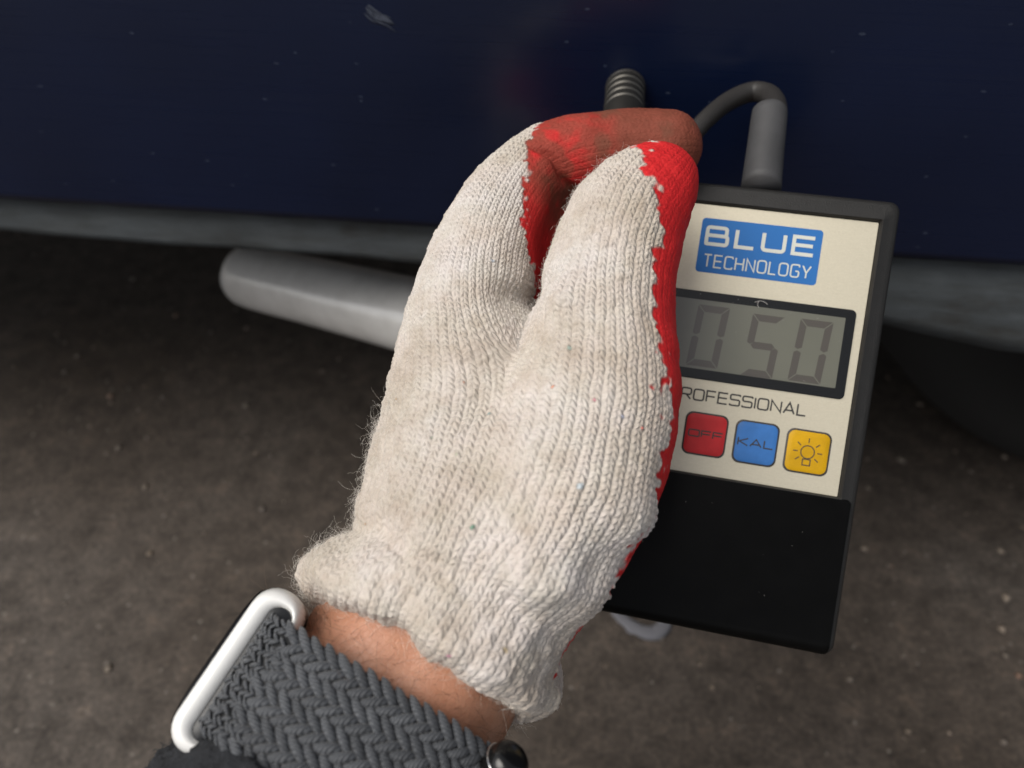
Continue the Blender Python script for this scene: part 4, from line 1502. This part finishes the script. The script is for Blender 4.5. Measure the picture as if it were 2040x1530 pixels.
for x_, ins in ((CX - 0.0040, 0.0010), (CX - 0.0056, 0.0018), (CX - 0.0063, 0.0040)):
    p = stadium(0, 0, 0.0205 - ins, 0.0162 - ins, 0.006, 8)
    gl_loops.append(np.column_stack([np.full(len(p), x_), p[:, 1], p[:, 0]]))
v_, f_ = loft(gl_loops, True, True, True)
o = mesh_obj('dial_glass', v_, f_, M_glass, watch); fix_normals(o)
# rear crystal against the skin
cl = []
for x_, r_ in ((CX + 0.0050, 0.0150), (CX + 0.0062, 0.0140), (CX + 0.0068, 0.0100)):
    a_ = np.linspace(0, 2 * math.pi, 36, endpoint=False)
    cl.append(np.column_stack([np.full(36, x_), r_ * np.cos(a_), r_ * np.sin(a_)]))
v_, f_ = loft(cl, True, True, True)
o = mesh_obj('rear_crystal', v_, f_, M_glass, watch); fix_normals(o)

# ---- braided band
M_strand = None
def strand_material():
    t = NT('charcoal_braid_yarn')
    P = t.coord('Object', (1, 1, 1))
    wv = t.node('ShaderNodeTexWave', wave_type='BANDS', bands_direction='DIAGONAL')
    wv.inputs['Scale'].default_value = 620.0
    wv.inputs['Distortion'].default_value = 1.5
    t.link(P, wv.inputs['Vector'])
    oi = t.node('ShaderNodeObjectInfo')
    c = t.ramp(oi.outputs['Random'], [(0.0, (0.046, 0.050, 0.057)), (1.0, (0.080, 0.086, 0.096))])
    c = t.mix(0.5, c, t.ramp(wv.outputs['Fac'], [(0.2, (0.55, 0.55, 0.56)), (0.7, (1.1, 1.1, 1.1))]), 'MULTIPLY')
    t.link(c, t.b.inputs['Base Color'])
    t.set(Roughness=0.62)
    t.b.inputs['Sheen Weight'].default_value = 0.2
    t.bump(wv.outputs['Fac'], 0.6, 0.0003)
    return t.m
M_strand = strand_material()
M_webbing = plain('dark_band_core', (0.016, 0.017, 0.019), 0.8)
bpts = np.array([(-0.0306, 0.0196), (-0.0276, 0.0236), (-0.0205, 0.0264), (-0.0110, 0.0284), (0.0, 0.0283), (0.0105, 0.0270), (0.0195, 0.0228), (0.0258, 0.0150), (0.0285, 0.0045),
                 (0.0272, -0.0080), (0.0215, -0.0190), (0.0110, -0.0262), (-0.0020, -0.0278), (-0.0150, -0.0262), (-0.0250, -0.0225), (-0.0292, -0.0180)])
bp = spline(bpts, 400)
bl_ = np.concatenate([[0], np.cumsum(np.linalg.norm(np.diff(bp, axis=0), axis=1))])
BLEN = bl_[-1]
def band_at(l):
    x = np.interp(l, bl_, bp[:, 0]); z = np.interp(l, bl_, bp[:, 1])
    e = 0.0006
    tx = np.interp(l + e, bl_, bp[:, 0]) - np.interp(l - e, bl_, bp[:, 0]); tz = np.interp(l + e, bl_, bp[:, 1]) - np.interp(l - e, bl_, bp[:, 1])
    n_ = math.hypot(tx, tz)
    tx, tz = tx / n_, tz / n_
    return np.array([x, 0, z]), np.array([tx, 0, tz]), np.array([-tz, 0, tx]) * 1.0     # point, tangent, outward
BW = 0.0114
# core strip
loops = []
for l in np.linspace(0, BLEN, 90):
    p, tn, on = band_at(l)
    if on @ p < 0: on = -on
    prof = [(-BW, 0.0), (-BW * .97, 0.0005), (0, 0.0008), (BW * .97, 0.0005), (BW, 0.0), (BW * .9, -0.0008), (0, -0.0012), (-BW * .9, -0.0008)]
    loops.append(np.array([p + np.array([0, 1, 0]) * y_ + on * (o_ - 0.0003) for y_, o_ in prof]))
v_, f_ = loft(loops)
band = mesh_obj('band', v_, f_, M_webbing, watch); fix_normals(band)
# one strand crossing: a plump spindle
def spindle(L, r, seg=9, nr=10):
    loops = []
    for i in range(seg):
        t_ = -1 + 2 * i / (seg - 1)
        rr = r * (1 - abs(t_) ** 2.6) ** 0.5 if abs(t_) < 1 else r * 0.12
        rr = max(rr, r * 0.12)
        a_ = np.linspace(0, 2 * math.pi, nr, endpoint=False)
        z_ = -0.00075 * abs(t_) ** 2.2 * (L / 0.0029)
        loops.append(np.column_stack([np.full(nr, t_ * L), rr * np.cos(a_), rr * 0.72 * np.sin(a_) + z_]))
    return loft(loops)
sv, sf = spindle(0.0031, 0.00094)
sme = bpy.data.meshes.new('strand')
sme.from_pydata(sv.tolist(), [], sf); sme.update()
sme.polygons.foreach_set('use_smooth', [True] * len(sme.polygons))
sme.materials.append(M_strand)
PITCH_L, ROW = 0.0031, 0.0025
rows = 9
NVIS = int(0.086 / PITCH_L)
restV, restF = [], []
def strand_matrix(l, y, fam, jit=1.0):
    p, tn, on = band_at(l)
    if on @ p < 0: on = -on
    ang_ = R(34 + random.gauss(0, 3) * jit) * (1 if fam else -1)
    yv = np.array([0, 1.0, 0])
    X = tn * math.cos(ang_) + yv * math.sin(ang_)
    Z = on
    Y = np.cross(Z, X)
    M = Matrix.Identity(4)
    pos = p + yv * y + on * (0.00055 + random.gauss(0, 0.00007) * jit)
    for i in range(3):
        M[i][0], M[i][1], M[i][2], M[i][3] = X[i], Y[i], Z[i], pos[i]
    return M
for j in range(rows):
    y = -BW + 0.0010 + (2 * BW - 0.0020) * j / (rows - 1)
    fam = (j % 2 == 0)
    i = 0
    while True:
        l = 0.0075 + PITCH_L * (i + (0.25 if fam else 0.75)) + 0.0017 * ((j // 2) % 2) * 0
        i += 1
        if l > BLEN - 0.004:
            break
        if l < 0.092:
            o = bpy.data.objects.new('strand', sme)
            COL.objects.link(o)
            o.parent = band
            o.matrix_local = strand_matrix(l, y, fam) @ Matrix.Diagonal((random.uniform(.94, 1.06), random.uniform(.92, 1.06), 1, 1))
        else:
            M = np.array(strand_matrix(l, y, fam))
            kk = len(restV)
            restV += (sv @ M[:3, :3].T + M[:3, 3]).tolist(); restF += [tuple(a + kk for a in ff) for ff in sf]
mesh_obj('braid', restV, restF, M_strand, band, kind='stuff')
# fine gathered yarn where the band enters the case
V, F = [], []
fv, ff_ = spindle(0.00125, 0.00040, 6, 6)
for j in range(19):
    y = -BW * .96 + 2 * BW * .96 * j / 18
    for i in range(9):
        l = 0.0009 + 0.00135 * (i + (0.25 if j % 2 else 0.75)) * (1 + 0.04 * random.gauss(0, 1))
        if l > 0.0098 + 0.0014 * math.sin(y * 900):
            continue
        M = np.array(strand_matrix(l, y + random.gauss(0, 0.00015), j % 2 == 0, 2.5))
        M[:3, 3] += M[:3, 2] * 0.0002
        kk = len(V)
        V += (fv @ M[:3, :3].T + M[:3, 3]).tolist(); F += [tuple(a + kk for a in q) for q in ff_]
mesh_obj('woven_end', V, F, M_strand, band, kind='stuff')

# ================================================================== black glossy fitting under the band
def build_clasp():
    c = W(1003, 1528, 0.143)
    root = empty('black_clasp', c, label='small black glossy ring with a bright metal edge under the watch band', cat='clasp')
    axd = MC @ np.array([0.55, 0.75, 0.35]); axd /= np.linalg.norm(axd)
    ref = MC @ np.array([0, 0, 1.0])
    prof = [(-0.0042, .0012), (-0.0040, .0030), (-0.0034, .0038), (-0.0015, .0042), (0.0012, .0042), (0.0030, .0038), (0.0038, .0030), (0.0040, .0020), (0.0041, .0006)]
    v, f = tube([np.array(axd) * a for a, b in prof], np.array([b for a, b in prof]), ref, 32)
    mesh_obj('ring', v, f, plain('black_gloss', (0.006, 0.006, 0.006), 0.18), root)
    a = np.array(axd)
    e1 = ref - a * (ref @ a); e1 /= np.linalg.norm(e1); e2 = np.cross(a, e1)
    th = np.linspace(0, 2 * math.pi, 48)
    v, f = tube([a * 0.0010 + 0.00425 * (e1 * math.cos(t_) + e2 * math.sin(t_)) for t_ in th], 0.00022, a, 8)
    mesh_obj('metal_edge', v, f, plain('bright_steel', (0.75, 0.75, 0.76), 0.18, metal=1.0), root)
build_clasp()
